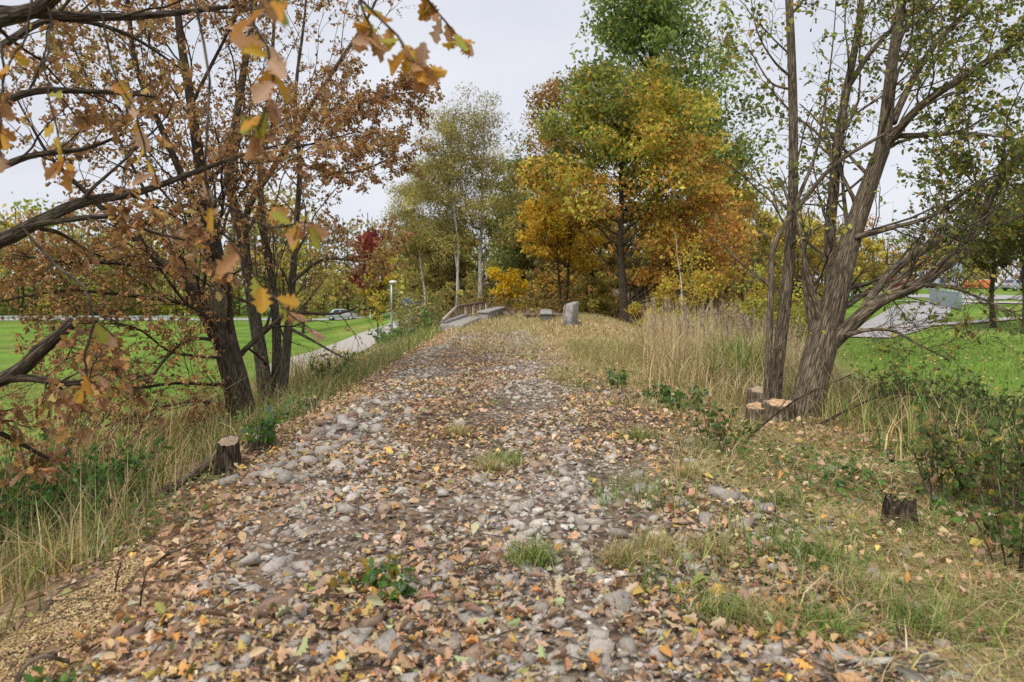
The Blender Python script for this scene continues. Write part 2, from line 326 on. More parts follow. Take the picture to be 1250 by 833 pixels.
# ------------------------------------------------------------------ terrain
def sm(a, b, x): t = np.clip((x - a) / (b - a), 0, 1); return t * t * (3 - 2 * t)
def height(x, y):
    x = np.asarray(x, float); y = np.asarray(y, float)
    xl = np.interp(-x, [1.9, 2.3, 3, 5, 8, 11, 13], [0, -.07, -.3, -1.05, -2.4, -3.5, -3.7])
    zr = np.interp(y, [-50, 40, 62, 110, 400], [-1.0, -1.0, -.35, .5, .7])
    fr = sm(3.4, 8.0, x)
    emb = np.where(x < 0, xl, zr * fr)
    far = np.where(x < 0, -3.7 + (zr + 3.7) * sm(-25, 0, x), zr)
    z = emb + (far - emb) * sm(60, 95, y)
    near = sm(60, 30, np.hypot(x, y))
    bump = .035 * nz2(x, y, 1.6, 1) + .018 * nz2(x, y, 4.5, 2)
    z = z + bump * near + .12 * nz2(x, y, .12, 4) * sm(3, 12, np.abs(x)) * sm(200, 20, y)
    return z
def hz(x, y): return float(height(np.array([x]), np.array([y]))[0])
def on(px, py, d):                          # ground point under the pixel direction at depth d
    x = (px - 625) / F * d; return np.array([x, d, hz(x, d)])
def axis(segs):
    out = []
    for a, b, s in segs: out.append(np.arange(a, b, s))
    return np.concatenate(out)
gx = axis([(-1500, -300, 150), (-300, -60, 15), (-60, -16, 2), (-16, -5, .4), (-5, 5, .1), (5, 14, .35), (14, 60, 2), (60, 300, 15), (300, 1651, 150)])
gy = axis([(-60, -4, 4), (-4, 1, .5), (1, 12, .17), (12, 42, .5), (42, 130, 2.5), (130, 400, 20), (400, 3001, 200)])
GX, GY = np.meshgrid(gx, gy, indexing='ij'); GZ = height(GX, GY)
idx = np.arange(GX.size).reshape(GX.shape); Q = np.stack([idx[:-1, :-1], idx[1:, :-1], idx[1:, 1:], idx[:-1, 1:]], -1).reshape(-1, 4)
lawn = np.array([.15, .27, .035]); soil = np.array([.25, .175, .11]); drys = np.array([.4, .31, .16]); dk = np.array([.12, .115, .05])
gL = sm(-9.5, -11.5, GX)[..., None]; gR = (sm(7.0, 9.5, GX) * sm(8, 11, GY) * np.maximum(sm(.36, .42, GX / np.maximum(GY, 1)), sm(26, 20, GY)))[..., None]
c = soil * np.ones(GX.shape + (1,))
m = sm(.8, 1.8, GX + .5 * nz2(GX, GY, 1, 8))[..., None]; c = c + (drys * 1.05 - c) * m * .95
m = sm(16, 24, GY)[..., None]; c = c + (drys - c) * m * .8
m = (sm(-3.0, -5.5, GX))[..., None]; c = c + (dk - c) * m
m = (sm(4.0, 6.0, GX))[..., None]; c = c + (dk - c) * m
m = (sm(36, 41, GY) * sm(-9, -6, GX))[..., None]; c = c + (np.array([.15, .105, .055]) - c) * m
lw = lawn + (np.array([.3, .28, .09]) - lawn) * (.4 * sm(.1, .9, nz2(GX, GY, .22, 15)) + .22 * sm(.2, .9, nz2(GX, GY, .9, 16)))[..., None]
lw = lw * (1 + .22 * nz2(GX, GY, .5, 17) + .15 * nz2(GX, GY, 1.6, 18))[..., None]
c = c + (lw - c) * np.maximum(gL, gR)
ground = tag(obj('ground', mesh('ground', np.stack([GX, GY, GZ], -1).reshape(-1, 3), [Q], c.reshape(-1, 3), smooth=True), M['ground']), 'grassy ground with raised embankment running away from the viewer', 'ground', kind='structure')

def strip(name, pts, width, m, lift=.012, n=60, across=5, label=None, cat=None):
    C = catmull(np.array([[a, b, 0] for a, b in pts]), n); T = unit(np.gradient(C, axis=0)); S = np.stack([T[:, 1], -T[:, 0], 0 * T[:, 0]], -1)
    wv = np.interp(np.linspace(0, 1, n), np.linspace(0, 1, len(width)), width) if hasattr(width, '__len__') else np.full(n, width)
    G = C[:, None] + S[:, None] * (np.linspace(-.5, .5, across)[None, :] * wv[:, None])[..., None]
    G[..., 2] = height(G[..., 0], G[..., 1]) + lift
    i = np.arange(n * across).reshape(n, across); q = np.stack([i[:-1, :-1], i[:-1, 1:], i[1:, 1:], i[1:, :-1]], -1).reshape(-1, 4)
    return tag(obj(name, mesh(name, G.reshape(-1, 3), [q], smooth=True), m), label, cat, kind='structure')
strip('footpath', [(-6.5, 44.5), (-9.5, 45.0), (-12.9, 48.5), (-13.1, 60), (-12.3, 75), (-8, 83), (0, 87)], [4.4, 5.0, 5.2, 4.0, 3.2, 2.8, 2.8], M['paving'], .05, label='pale paved footpath curving through the left lawn', cat='path')
strip('road', [(-160, 113), (-80, 113.5), (-20, 114), (0, 116), (8, 122)], 6.5, M['asphalt'], .06, label='grey road along the far edge of the left lawn', cat='road')
strip('cycle_path', [(16, 36.5), (19.6, 42), (23.6, 48), (28.5, 56), (34.5, 66), (43, 76)], [2.6, 3.4, 3.8, 4.0, 4, 4], M['asphalt'], .05, label='grey cycle path beside the blue railing', cat='path')
strip('kerb_path', [(17.5, 41.2), (21, 43.6), (25.5, 46.2), (31, 49.6), (40, 54)], 1.1, M['paving'], .09, label='narrow pale path crossing the right lawn', cat='path')
strip('car_park', [(36, 92), (50, 84), (64, 79), (95, 72), (140, 66)], [10, 15, 17, 18, 18], M['asphalt'], .06, label='wide grey asphalt beyond the right lawn', cat='road')
strip('pavement', [(36, 74), (42, 71), (52, 67), (70, 62), (110, 54)], 2.4, M['paving'], .1, label='pale pavement along the near side of the asphalt', cat='pavement')
strip('far_road', [(30, 142), (70, 140), (110, 137), (200, 130)], 12, M['asphalt'], .06, label='far parking strip with cars on the right', cat='road')

# the ballast bed
n1, n2 = 46, 150
ty = np.linspace(1.0, 27.5, n2); tx = np.linspace(0, 1, n1)
Ledge = -2.15 + .25 * nz2(ty * 0, ty, .8, 11); Redge = np.interp(ty, [1, 6, 11, 16, 21, 27.5], [1.95, 1.8, 1.7, 1.35, .85, .6]) + .25 * nz2(ty * 0 + 3, ty, .9, 12)
Ledge = Ledge + np.interp(ty, [1, 3, 5, 8], [.75, .6, .3, 0])
Ledge = np.where(ty > 17, Ledge + (ty - 17) * .1, Ledge)
TX = Ledge[None] + (Redge - Ledge)[None] * tx[:, None]; TY = ty[None] * np.ones((n1, 1))
edge = np.minimum(tx, 1 - tx)[:, None]
TZ = height(TX, TY) - .01 + .05 * sm(0, .12, edge) * sm(27.5, 24, TY) * sm(1.0, 1.6, TY)
i = np.arange(n1 * n2).reshape(n1, n2); q = np.stack([i[:-1, :-1], i[1:, :-1], i[1:, 1:], i[:-1, 1:]], -1).reshape(-1, 4)
track = tag(obj('gravel_track', mesh('gravel_track', np.stack([TX, TY, TZ], -1).reshape(-1, 3), [q], smooth=True), M['gravel']), 'stony ballast bed of the former railway strewn with leaves', 'track', kind='structure')
def tz(x, y):
    u = np.interp(y, ty, Ledge); v = np.interp(y, ty, Redge); e = np.clip(np.minimum((x - u), (v - x)) / (v - u), 0, 1)
    ins = (x > u) & (x < v) & (y > 1) & (y < 27.5)
    return height(x, y) + np.where(ins, -.01 + .05 * sm(0, .12, e) * sm(27.5, 24, y) * sm(1.0, 1.6, y), 0)

# ------------------------------------------------------------------ stones
def hull_stone(seed):
    r = np.random.default_rng(seed); q_ = np.array([[x, y, z] for x in (-1, 1) for y in (-1, 1) for z in (-1, 1)], float); p = (q_ + r.uniform(-.75, .45, (8, 3)) * q_) * [.31, .24, .16]; p = np.concatenate([p, r.uniform(-1, 1, (1, 3)) * [.15, .15, .2]])
    import bmesh
    bm = bmesh.new(); [bm.verts.new(v) for v in p]; bmesh.ops.convex_hull(bm, input=bm.verts)
    bmesh.ops.delete(bm, geom=[v for v in bm.verts if not v.link_faces], context='VERTS')
    bm.verts.index_update(); v = np.array([x.co[:] for x in bm.verts]); f = np.array([[l.index for l in fc.verts] for fc in bm.faces]); bm.free()
    return v, [f]
PROTO = [hull_stone(100 + k) for k in range(12)]
STC = [(.47, .44, .4), (.55, .52, .475), (.39, .36, .32), (.38, .31, .25), (.27, .19, .145), (.47, .43, .375), (.22, .195, .175), (.42, .31, .235)]
def rotm(n, tilt=.5):
    a = rng.uniform(0, 6.28, n); t = rng.normal(0, tilt, n); u = rng.normal(0, tilt, n)
    Z = unit(np.stack([t, u, np.ones(n)], -1)); Y = np.stack([np.cos(a), np.sin(a), np.zeros(n)], -1); return frames(Y - Z * (Y * Z).sum(-1, keepdims=True), Z)
def eul(A):
    from mathutils import Matrix
    return Matrix(A.tolist()).to_euler()
n = 50000
d = 1.8 + 24 * rng.uniform(0, 1, n) ** 1.55; u = np.interp(d, ty, Ledge); v = np.interp(d, ty, Redge)
x = u - .25 + (v - u + .35) * rng.uniform(0, 1, n)
strips = .55 + .5 * np.sin(x * 2.9 + .6) * .6 + .55 * nz2(x, d, 1.1, 20)             # stones lie thicker in long bands
keep = (rng.uniform(0, 1, n) < np.clip(strips, .08, 1)) & (np.abs(x) < .7 * d + 1); x, d = x[keep], d[keep]; n = len(x)
sz = np.clip(rng.lognormal(-3.22, .52, n), .014, .17)
sc3 = sz[:, None] * rng.uniform(.75, 1.3, (n, 3)); z = tz(x, d) + sz * .05
cc = pal(STC, n, [5, 4, 3, 2.5, 1.6, 3, 1, 1.6], .14, .015)
big = [(398, 556, .2), (428, 541, .17), (412, 575, .14), (380, 566, .17), (440, 566, .12), (455, 545, .11), (405, 527, .13), (300, 690, .125), (332, 745, .16), (885, 608, .17), (835, 618, .11), (860, 640, .12),
       (905, 645, .13), (1040, 655, .06), (500, 716, .1), (470, 690, .12), (540, 700, .11), (455, 765, .12), (520, 750, .11), (575, 760, .08), (660, 770, .09), (760, 740, .13), (690, 735, .08), (735, 800, .11),
       (430, 790, .13), (395, 800, .1), (470, 800, .12), (800, 800, .09), (1010, 800, .1), (1070, 812, .09), (980, 735, .08), (1105, 680, .09), (360, 620, .11), (430, 610, .1), (250, 640, .07), (160, 775, .09),
       (650, 520, .12), (700, 505, .12), (560, 520, .12), (500, 505, .12), (690, 580, .11), (550, 590, .1), (780, 600, .12), (740, 545, .1), (600, 640, .1), (640, 650, .1), (755, 655, .1), (850, 525, .1)]
bx = []
for px, py, s in big:
    dd = EYE * F / (py - HOR)
    for _ in range(4): dd = (EYE - float(tz(np.array([(px - 625) / F * dd]), np.array([dd]))[0])) * F / (py - HOR)
    bx.append(((px - 625) / F * dd, dd, s * 1.15))
nb_ = 90; bx += [(a, b_, c_) for a, b_, c_ in zip(-1.95 + rng.normal(0, .28, nb_), rng.uniform(6.2, 10.5, nb_), rng.uniform(.07, .19, nb_))]
nb_ = 60; bx += [(a, b_, c_) for a, b_, c_ in zip(rng.uniform(-1.3, 2.0, nb_), rng.uniform(3.2, 8, nb_), rng.uniform(.07, .13, nb_))]
bx = np.array(bx) * [1, 1, 1.4]
x = np.concatenate([x, bx[:, 0]]); d = np.concatenate([d, bx[:, 1]]); sc3 = np.concatenate([sc3, bx[:, 2:3] * rng.uniform(.85, 1.25, (len(bx), 3))]); sz = np.concatenate([sz, bx[:, 2]])
z = np.concatenate([z, tz(bx[:, 0], bx[:, 1]) + bx[:, 2] * .08]); cc = np.concatenate([cc, pal(STC[:3] + STC[5:6], len(bx), None, .1, .015)]); n = len(x)
A = rotm(n, .3); kind = rng.integers(0, 12, n); vis = np.where(np.abs(x / d) < .643, sz / d, 0); vis[(d < 3.15)] = 0
order = np.argsort(-vis); one = np.zeros(n, bool); one[order[:300]] = True
parts = []
for k in range(12):
    s = (kind == k) & ~one; v, ps, cv = scatter(PROTO[k], A[s], np.stack([x, d, z], -1)[s], sc3[s], cc[s]); parts.append((v, ps, cv))
V, ps, cv = join(parts); tag(obj('ballast', mesh('ballast', V, ps, cv), M['stone'], track), kind='stuff')
smesh = {}
for j in np.where(one)[0]:
    key = (kind[j], int(rng.integers(0, 6)))
    if key not in smesh:
        me = mesh('stone', *PROTO[key[0]], np.tile(pal(STC, 1, [5, 4, 3, 2, 1, 3, 1, 1.5], .1, .015), (len(PROTO[key[0]][0]), 1))); me.materials.append(M['stone']); smesh[key] = me
    o = obj('stone', smesh[key], None, track); o.location = (x[j], d[j], z[j]); o.rotation_euler = eul(A[j]); o.scale = sc3[j]

# ------------------------------------------------------------------ fallen leaves
LIT = [(.55, .38, .22), (.6, .46, .3), (.32, .2, .125), (.46, .29, .17), (.6, .32, .11), (.66, .47, .13), (.32, .34, .1), (.45, .47, .26), (.4, .28, .2)]
n = 150000
d = 1.8 + 30 * rng.uniform(0, 1, n) ** 1.6; x = rng.uniform(-3.6, 5.2, n)
eL = np.interp(d, ty, Ledge)
dens = np.where(x < eL, .95 * sm(eL - 1.5, eL - .5, x), np.where(x < 1.7, .55 + .3 * np.sin(x * 2.9 + 3.9) + .75 * nz2(x, d, 1.3, 31), (.42 + .4 * nz2(x, d, 1., 32)) * sm(6.0, 2.5, x)))
dens = dens * np.where(d > 16, .6, 1)
dens = dens * np.where(((x + 2.17 + .06 * (d - 3.5)) / .26) ** 2 + ((d - 3.6) / 1.1) ** 2 < 1, .08, 1)
keep = (rng.uniform(0, 1, n) < np.clip(dens, .02, 1)) & (np.abs(x) < .7 * d + 1.2); x, d = x[keep], d[keep]; n = len(x)
sz = np.clip(rng.lognormal(-3.22, .42, n), .014, .085); z = tz(x, d) + rng.uniform(.006, .045, n) + np.where(x > 1.7, rng.uniform(0, .07, n), 0); A = rotm(n, .62)
cc = pal(LIT, n, [6, 6, 2, 4, 1.6, 1., .8, .8, 4], .2); vis = np.where(np.abs(x / d) < .643, sz / d, 0); vis[d < 3.15] = 0
order = np.argsort(-vis); one = np.zeros(n, bool); one[order[:300]] = True
OAKL = [oakleaf(.6, .7), oakleaf(-.5, -.35), (BROAD[0] * [.62, 1, 1.5], BROAD[1])]; kd = rng.choice(3, n, p=[.45, .4, .15]); parts = []
nr = d < 4.1; mr = ~nr & (d < 8)
for k in range(3):
    s = (kd == k) & ~one & nr; parts.append(scatter(OAKL[k], A[s], np.stack([x, d, z], -1)[s], sz[s] * np.array([.95, 1.1, .8][k]), cc[s]))
s = ~one & mr; parts.append(scatter(LOBE, A[s], np.stack([x, d, z], -1)[s], sz[s] * 1.05, cc[s]))
s = ~one & ~nr & ~mr; parts.append(scatter(LEAF2, A[s], np.stack([x, d, z], -1)[s], sz[s] * 1.2, cc[s]))
V, ps, cv = join(parts); tag(obj('leaf_litter', mesh('leaf_litter', V, ps, cv), M['litter']), 'brown and yellow leaf litter spread over the stony track', 'leaf litter', kind='stuff')
lmesh = {}
def leaf_mesh(k, ci, cols, tagname):
    key = (tagname, k, ci)
    if key not in lmesh:
        pv = OAKL[k]; me = mesh('leaf', *pv, np.tile(pal([cols[ci]], 1, None, .08), (len(pv[0]), 1))); me.materials.append(M['litter']); lmesh[key] = me
    return lmesh[key]
for j in np.where(one)[0]:
    ci = int(rng.choice(9, p=np.array([6, 5, 2, 3, 2.5, 2.2, 1, 1.2, 2]) / 24.9))
    o = obj('fallen_leaf', leaf_mesh(int(kd[j]), ci, LIT, 'f'), None, track); o.location = (x[j], d[j], z[j] + .012); o.rotation_euler = eul(A[j]); o.scale = (sz[j],) * 3

# ------------------------------------------------------------------ grass, reeds, low green plants (nobody could count them)
def gmesh(name, label, cat, parts, m='grass'):
    V, ps, cv = join(parts); return tag(obj(name, mesh(name, V, ps, cv), M[m]), label, cat, kind='stuff')
def patch(n, xr, yr, densf, hm, hs, lean, wd, cols, wts=None, hf=None, pw=1.0, segs=2, jit=.2):
    y = yr[0] + (yr[1] - yr[0]) * rng.uniform(0, 1, n) ** pw; x = rng.uniform(xr[0], xr[1], n)
    k = (rng.uniform(0, 1, n) < densf(x, y)) & (np.abs(x) < .72 * y + 1.5); x, y = x[k], y[k]; n = len(x)
    h = np.maximum(rng.normal(hm, hs, n), hm * .3)
    if hf is not None: h = h * hf(x, y)
    c = pal(cols, n, wts, jit); wdv = wd * rng.uniform(.6, 1.4, n) * np.maximum(1, y / 14)
    return blades(np.stack([x, y, tz(x, y) - .01], -1), h, np.abs(rng.normal(lean[0], lean[1], n)), rng.uniform(0, 6.28, n), wdv, c, segs)
STRAW = [(.6, .48, .25), (.52, .4, .2), (.68, .57, .34), (.42, .32, .16)]; GREEN = [(.15, .27, .05), (.21, .33, .07), (.11, .19, .04), (.28, .35, .09)]; OLIVE = [(.28, .28, .08), (.36, .33, .12), (.22, .24, .07)]
cl = lambda v, a=0., b=1.: np.clip(v, a, b)
gmesh('slope_grass', 'tall dry grass covering the left embankment slope', 'grass', [
    patch(60000, (-9, -2.4), (2.6, 24), lambda x, y: cl(.65 + .6 * nz2(x, y, .9, 40)) * sm(-2.7 + .55 * sm(7, 3.5, y), -3.4 + .55 * sm(7, 3.5, y), x + .3 * nz2(x, y, 1.2, 3)), .42, .16, (.6, .3), .011, STRAW + OLIVE + GREEN[:1], [3, 3, 2, 3, 3, 2, 2, 1.5], pw=1.4),
    patch(52000, (-14, -4.2), (5, 24), lambda x, y: cl(.75 + .5 * nz2(x, y, .6, 41)) * sm(26, 15, y - x * .3), .95, .3, (.45, .25), .014, STRAW + OLIVE, [2, 2, 1.5, 2, 3, 2, 2]),
    patch(16000, (-4.2, -2.2), (10, 34), lambda x, y: cl(.4 + .8 * nz2(x, y, 1.1, 42)) * sm(-2.2, -2.7, x), .3, .17, (.5, .3), .011, GREEN + OLIVE + STRAW[:2], None),
    patch(9000, (-3.4, -2.2), (2.5, 9), lambda x, y: cl(nz2(x, y, 1.4, 44) + .1) * sm(-2.2, -2.6, x), .24, .1, (.7, .3), .008, OLIVE + STRAW[:2], None)])
gmesh('verge_grass', 'trampled mixed straw and green grass on the right verge', 'grass', [
    patch(120000, (1.2, 6.5), (2.2, 12), lambda x, y: cl(.4 + .7 * nz2(x, y, 1.2, 50)) * sm(1.2, 2.1, x + .5 * nz2(x, y, .9, 51)), .15, .06, (1.6, .5), .006, STRAW + GREEN + OLIVE, [6, 4, 6, 1.5, 2, 2.5, .6, 2, 1.5, 2, 1], pw=1.15),
    patch(26000, (.6, 5.0), (2.2, 14), lambda x, y: cl(1.6 * nz2(x, y, 1.5, 52) - .4), .2, .07, (.8, .3), .007, GREEN + OLIVE[:1], None, pw=1.2),
    patch(56000, (-2.0, 6.0), (14, 44), lambda x, y: cl(sm(14, 20, y + 2.2 * x) * (.55 + .6 * nz2(x, y, .8, 53))), .17, .07, (.8, .4), .01, STRAW + OLIVE + GREEN[3:], [4, 3, 4, 1, 1.5, 1.5, 1, 1]),
    patch(26000, (.9, 3.6), (9.5, 20), lambda x, y: cl(.4 + .6 * nz2(x, y, .8, 54)) * sm(1., 1.7, x), .25, .1, (.7, .3), .008, STRAW + GREEN[3:] + OLIVE, None),
    patch(20000, (3.4, 10), (5, 17), lambda x, y: cl(.7 + .5 * nz2(x, y, .8, 55)), .5, .2, (.6, .3), .012, STRAW + OLIVE + GREEN, [2, 2, 2, 2, 2, 2, 2, 2, 2, 2, 1])])
TU = [(610, 572, .2, 1), (650, 702, .13, 1), (880, 770, .15, 1), (1120, 770, .16, 1), (600, 585, .1, 0), (720, 440, .3, 0), (690, 470, .25, 0), (560, 540, .12, 0), (800, 690, .18, 0), (930, 780, .15, 0), (760, 700, .1, 0), (990, 690, .2, 1), (870, 690, .18, 0), (840, 590, .2, 0), (780, 545, .18, 1), (640, 440, .3, 0), (1060, 740, .2, 0), (960, 620, .2, 1), (1010, 790, .14, 1)]
tparts = []
for px, py, sp, g in TU:
    dd = EYE * F / (py - HOR); n = 330; q_ = rng.normal(size=(n, 2)) * sp * .5; X = (px - 625) / F * dd + q_[:, 0]; Y = dd + q_[:, 1]
    tparts.append(blades(np.stack([X, Y, tz(X, Y) + .0], -1), rng.uniform(.08, .2, n), np.abs(rng.normal(.8, .4, n)), rng.uniform(0, 6.28, n), rng.uniform(.004, .008, n) * max(1, dd / 10), pal(GREEN + OLIVE[:1] + STRAW[:1] if g else STRAW + OLIVE[:2] + GREEN[3:], n)))
gmesh('grass_tufts', 'grass tufts growing out of the stony track', 'grass', tparts)
gmesh('straw_cover', 'loose pale straw lying from the right verge onto the stones', 'straw', [
    patch(110000, (.3, 3.6), (3.6, 22), lambda x, y: cl(.3 + 1.0 * nz2(x, y, .9, 57)) * sm(.8 - .03 * y, 1.9 - .04 * y, x), .17, .06, (1.7, .4), .008, STRAW, [4, 2, 5, 1], pw=1.2, segs=1)])
gmesh('dry_reeds', 'stand of tall pale dry reeds behind the sawn stumps', 'reeds', [
    patch(16000, (1.9, 7), (10.2, 24), lambda x, y: cl(sm(.16 * y - .1, .16 * y + .7, x) * sm(.44 * y, .36 * y, x) * (.8 + .4 * nz2(x, y, 1, 60))), .88, .26, (.45, .3), .012, STRAW + [(.6, .48, .3)], [4, 3, 5, 1.5, 3], hf=lambda x, y: (.5 + .5 * sm(10, 13.5, y)) * (1 + .25 * nz2(x, y, 1.3, 61))),
    patch(9000, (1.6, 7), (11, 22), lambda x, y: cl(sm(.15 * y, .16 * y + .6, x) * sm(.46 * y, .4 * y, x) * .8), .62, .2, (.7, .3), .018, STRAW + OLIVE + GREEN[1:2], [4, 3, 4, 2, 1, 1, 1, .7]),
    patch(1500, (2.3, 4.6), (11.5, 14.5), lambda x, y: cl(.8 * sm(.24 * y, .27 * y, x) * sm(.33 * y, .29 * y, x)), .75, .2, (.55, .25), .03, [(.16, .27, .05), (.25, .33, .07), (.4, .38, .12)], None, segs=3)])
n = 130; y = rng.uniform(12, 20, n); x = rng.uniform(.17, .36, n) * y; h = rng.uniform(.8, 1.3, n); parts = []
pb = np.stack([x, y, tz(x, y)], -1); top = pb + np.stack([rng.normal(0, .08, n), rng.normal(0, .08, n), h], -1)
sp, sr = pb[:, None] + (top - pb)[:, None] * np.linspace(0, 1, 4)[None, :, None], np.full((n, 4), .0035)
v, pp, _ = tubes(sp, sr, 3); parts.append((v, pp, np.tile([.5, .4, .24], (len(v), 1))))
k = np.repeat(np.arange(n), 40); t = rng.uniform(-.02, .2, len(k)); bp = top[k] - np.array([0, 0, 1]) * t[:, None] + rng.normal(0, .012, (len(k), 3))
parts.append(blades(bp, np.full(len(k), .07), np.abs(rng.normal(.8, .3, len(k))), rng.uniform(0, 6.28, len(k)), np.full(len(k), .01), pal([(.46, .36, .27), (.4, .3, .22), (.55, .46, .37)], len(k))))
gmesh('reed_plumes', 'feathery beige plumes standing above the dry reeds', 'reeds', parts)
def lawnf(x, y): return cl(.9 + .3 * nz2(x, y, .5, 70))
gmesh('lawn_grass', 'short bright green lawn grass below the embankment', 'grass', [
    patch(30000, (8.0, 22), (11, 34), lambda x, y: lawnf(x, y) * sm(8, 9.5, x), .1, .03, (.5, .3), .014, [(.15, .28, .04), (.2, .33, .05), (.25, .35, .07), (.12, .2, .035), (.3, .31, .1)], None, segs=1),
    patch(26000, (-26, -9.5), (14, 44), lambda x, y: lawnf(x, y), .1, .03, (.5, .3), .016, [(.15, .28, .04), (.2, .33, .05), (.25, .35, .07), (.12, .2, .035), (.3, .31, .1)], None, segs=1)])
def weeds(n, densf, xr, yr, cols, wts, sz, hgt, proto=LEAFB, pw=1.3):
    y = yr[0] + (yr[1] - yr[0]) * rng.uniform(0, 1, n) ** pw; x = rng.uniform(*xr, n); k = (rng.uniform(0, 1, n) < densf(x, y)) & (np.abs(x) < .72 * y + 1.5); x, y = x[k], y[k]; n = len(x)
    return scatter(proto, rotm(n, .5), np.stack([x, y, tz(x, y) + np.abs(rng.normal(0, 1, n)) * hgt + .02], -1), rng.uniform(.6, 1.4, n) * sz, pal(cols, n, wts, .2))
LEAFG = [(.11, .23, .045), (.15, .28, .06), (.08, .17, .045), (.23, .3, .08), (.19, .28, .17)]
DKU0 = [(.28, .23, .08), (.2, .18, .06), (.36, .22, .07), (.23, .25, .07), (.42, .33, .1), (.34, .19, .07)]
gmesh('low_weeds', 'scattered low green weeds and bramble leaves at the track edges', 'weeds', [
    weeds(20000, lambda x, y: cl(1.5 * nz2(x, y, 1.1, 80) - .05) * sm(1.5, 2.6, x), (1.4, 7), (2.6, 16), LEAFG, None, .06, .06),
    weeds(3200, lambda x, y: cl(1.8 * nz2(x, y, 1.9, 81) - 1.05), (-2.2, 2), (2.4, 14), LEAFG, None, .045, .03),
    weeds(16000, lambda x, y: cl(1.3 * nz2(x, y, .8, 82) + .1) * sm(-3.4, -4.2, x), (-10, -3.3), (3.5, 16), LEAFG, [4, 4, 3, 1, 1], .055, .25),
    weeds(7000, lambda x, y: cl(1.2 * nz2(x, y, .8, 83) + .2) * sm(-2.5, -2.9, x), (-4.5, -2.4), (10, 33), LEAFG + [(.2, .24, .06)], None, .06, .16),
    weeds(26000, lambda x, y: cl(.6 + .8 * nz2(x, y, .35, 85)) * sm(-7, -4, x) * sm(.4, .36, x / y), (-8, 30), (39, 62), DKU0, None, .2, .55),
    weeds(2500, lambda x, y: cl(1.8 * nz2(x, y, 1.2, 84) - .7), (-3.4, -2.1), (2.6, 10), LEAFG, None, .05, .04)], 'leaf')
n = 4200; y = rng.uniform(11, 46, n); x = np.where(rng.uniform(0, 1, n) < .5, rng.uniform(8, 24, n), rng.uniform(-26, -9, n)); k = (nz2(x, y, .5, 92) > -.1) & (np.abs(x) < .72 * y + 1.5); x, y = x[k], y[k]; n = len(x)
gmesh('lawn_leaves', 'fallen brown leaves dotted over the lawns', 'leaf litter', [scatter(LEAF2, rotm(n, .5), np.stack([x, y, tz(x, y) + .08], -1), rng.uniform(.08, .14, n), pal(LIT, n))], 'litter')
# wood chips spilt on the left slope
n = 40000; y = rng.uniform(2.2, 6, n); x = rng.uniform(-3.4, -1.5, n)
q = ((x + 2.17 + .06 * (y - 3.5)) / .3) ** 2 + ((y - 3.6) / 1.15) ** 2; k = (q < 1.0 + .5 * nz2(x, y, 2, 90)); x, y = x[k], y[k]; n = len(x)
cube = boxm((0, 0, 0, 1, 1, 1))
v = scatter(cube, rotm(n, .5), np.stack([x, y, tz(x, y) + .012 + rng.uniform(0, .015, n)], -1), np.stack([rng.uniform(.007, .024, n), rng.uniform(.005, .012, n), rng.uniform(.002, .005, n)], -1), pal([(.64, .48, .25), (.72, .57, .34), (.55, .4, .2), (.45, .32, .17)], n))
gmesh('wood_chips', 'spilt yellow wood chips on the slope at bottom left', 'wood chips', [v], 'litter')
# loose twigs and stalks
def twigs(n, xr, yr, lm, rad, pw=1.4):
    y = yr[0] + (yr[1] - yr[0]) * rng.uniform(0, 1, n) ** pw; x = rng.uniform(*xr, n); a = rng.uniform(0, 6.28, n); l = rng.lognormal(math.log(lm), .5, n)
    s = np.linspace(-.5, .5, 5)[None]; bend = rng.normal(0, .12, (n, 1)) * (s ** 2) * l[:, None]
    X = x[:, None] + (np.cos(a) * l)[:, None] * s - np.sin(a)[:, None] * bend; Y = y[:, None] + (np.sin(a) * l)[:, None] * s + np.cos(a)[:, None] * bend
    Z = tz(X, Y) + .02 + rng.uniform(0, .02, (n, 1)) + rng.normal(0, .03, (n, 1)) * s
    return tubes(np.stack([X, Y, Z], -1), rng.uniform(.6, 1.6, (n, 1)) * rad * np.linspace(1, .5, 5)[None], 4)
v, ps, bk = join([twigs(380, (-3, 2.2), (2.4, 15), .22, .0035), twigs(420, (1.2, 5.5), (2.6, 14), .3, .0035), twigs(160, (-4, -2.2), (2.6, 10), .35, .005)])
tag(obj('twig_litter', mesh('twig_litter', v, ps, bk=bk), M['bark_stick']), 'thin broken twigs littering the track and verge', 'twigs', kind='stuff')

# ------------------------------------------------------------------ trees with traced limbs
def px_limb(C, n=26, base_ground=False):    # C rows: px,py,depth,radius
    C = np.array(C, float); pts = np.array([P(*r[:3]) for r in C]); rad = np.interp(np.linspace(0, 1, n), np.linspace(0, 1, len(C)), C[:, 3]); c3 = catmull(pts, n)
    return c3, rad
def wob(c3, a, seed): return c3 + a * np.stack([nz3(c3, 2.2, seed), nz3(c3, 2.2, seed + 1), .4 * nz3(c3, 2.2, seed + 2)], -1) * np.linspace(0, 1, len(c3))[:, None]
def limb_obj(name, c3, rad, m, parent, org, sides=14, rough=.07, flare=False):
    if flare:
        ln = np.concatenate([[0], np.cumsum(np.linalg.norm(np.diff(c3, axis=0), axis=1))]); rad = rad * (1 + .3 * np.exp(-ln / .22))
    v, ps, bk = tubes(c3[None], rad[None], sides, rough, cap=True); return obj(name, mesh(name, v - org, ps, bk=bk, smooth=True), m, parent)
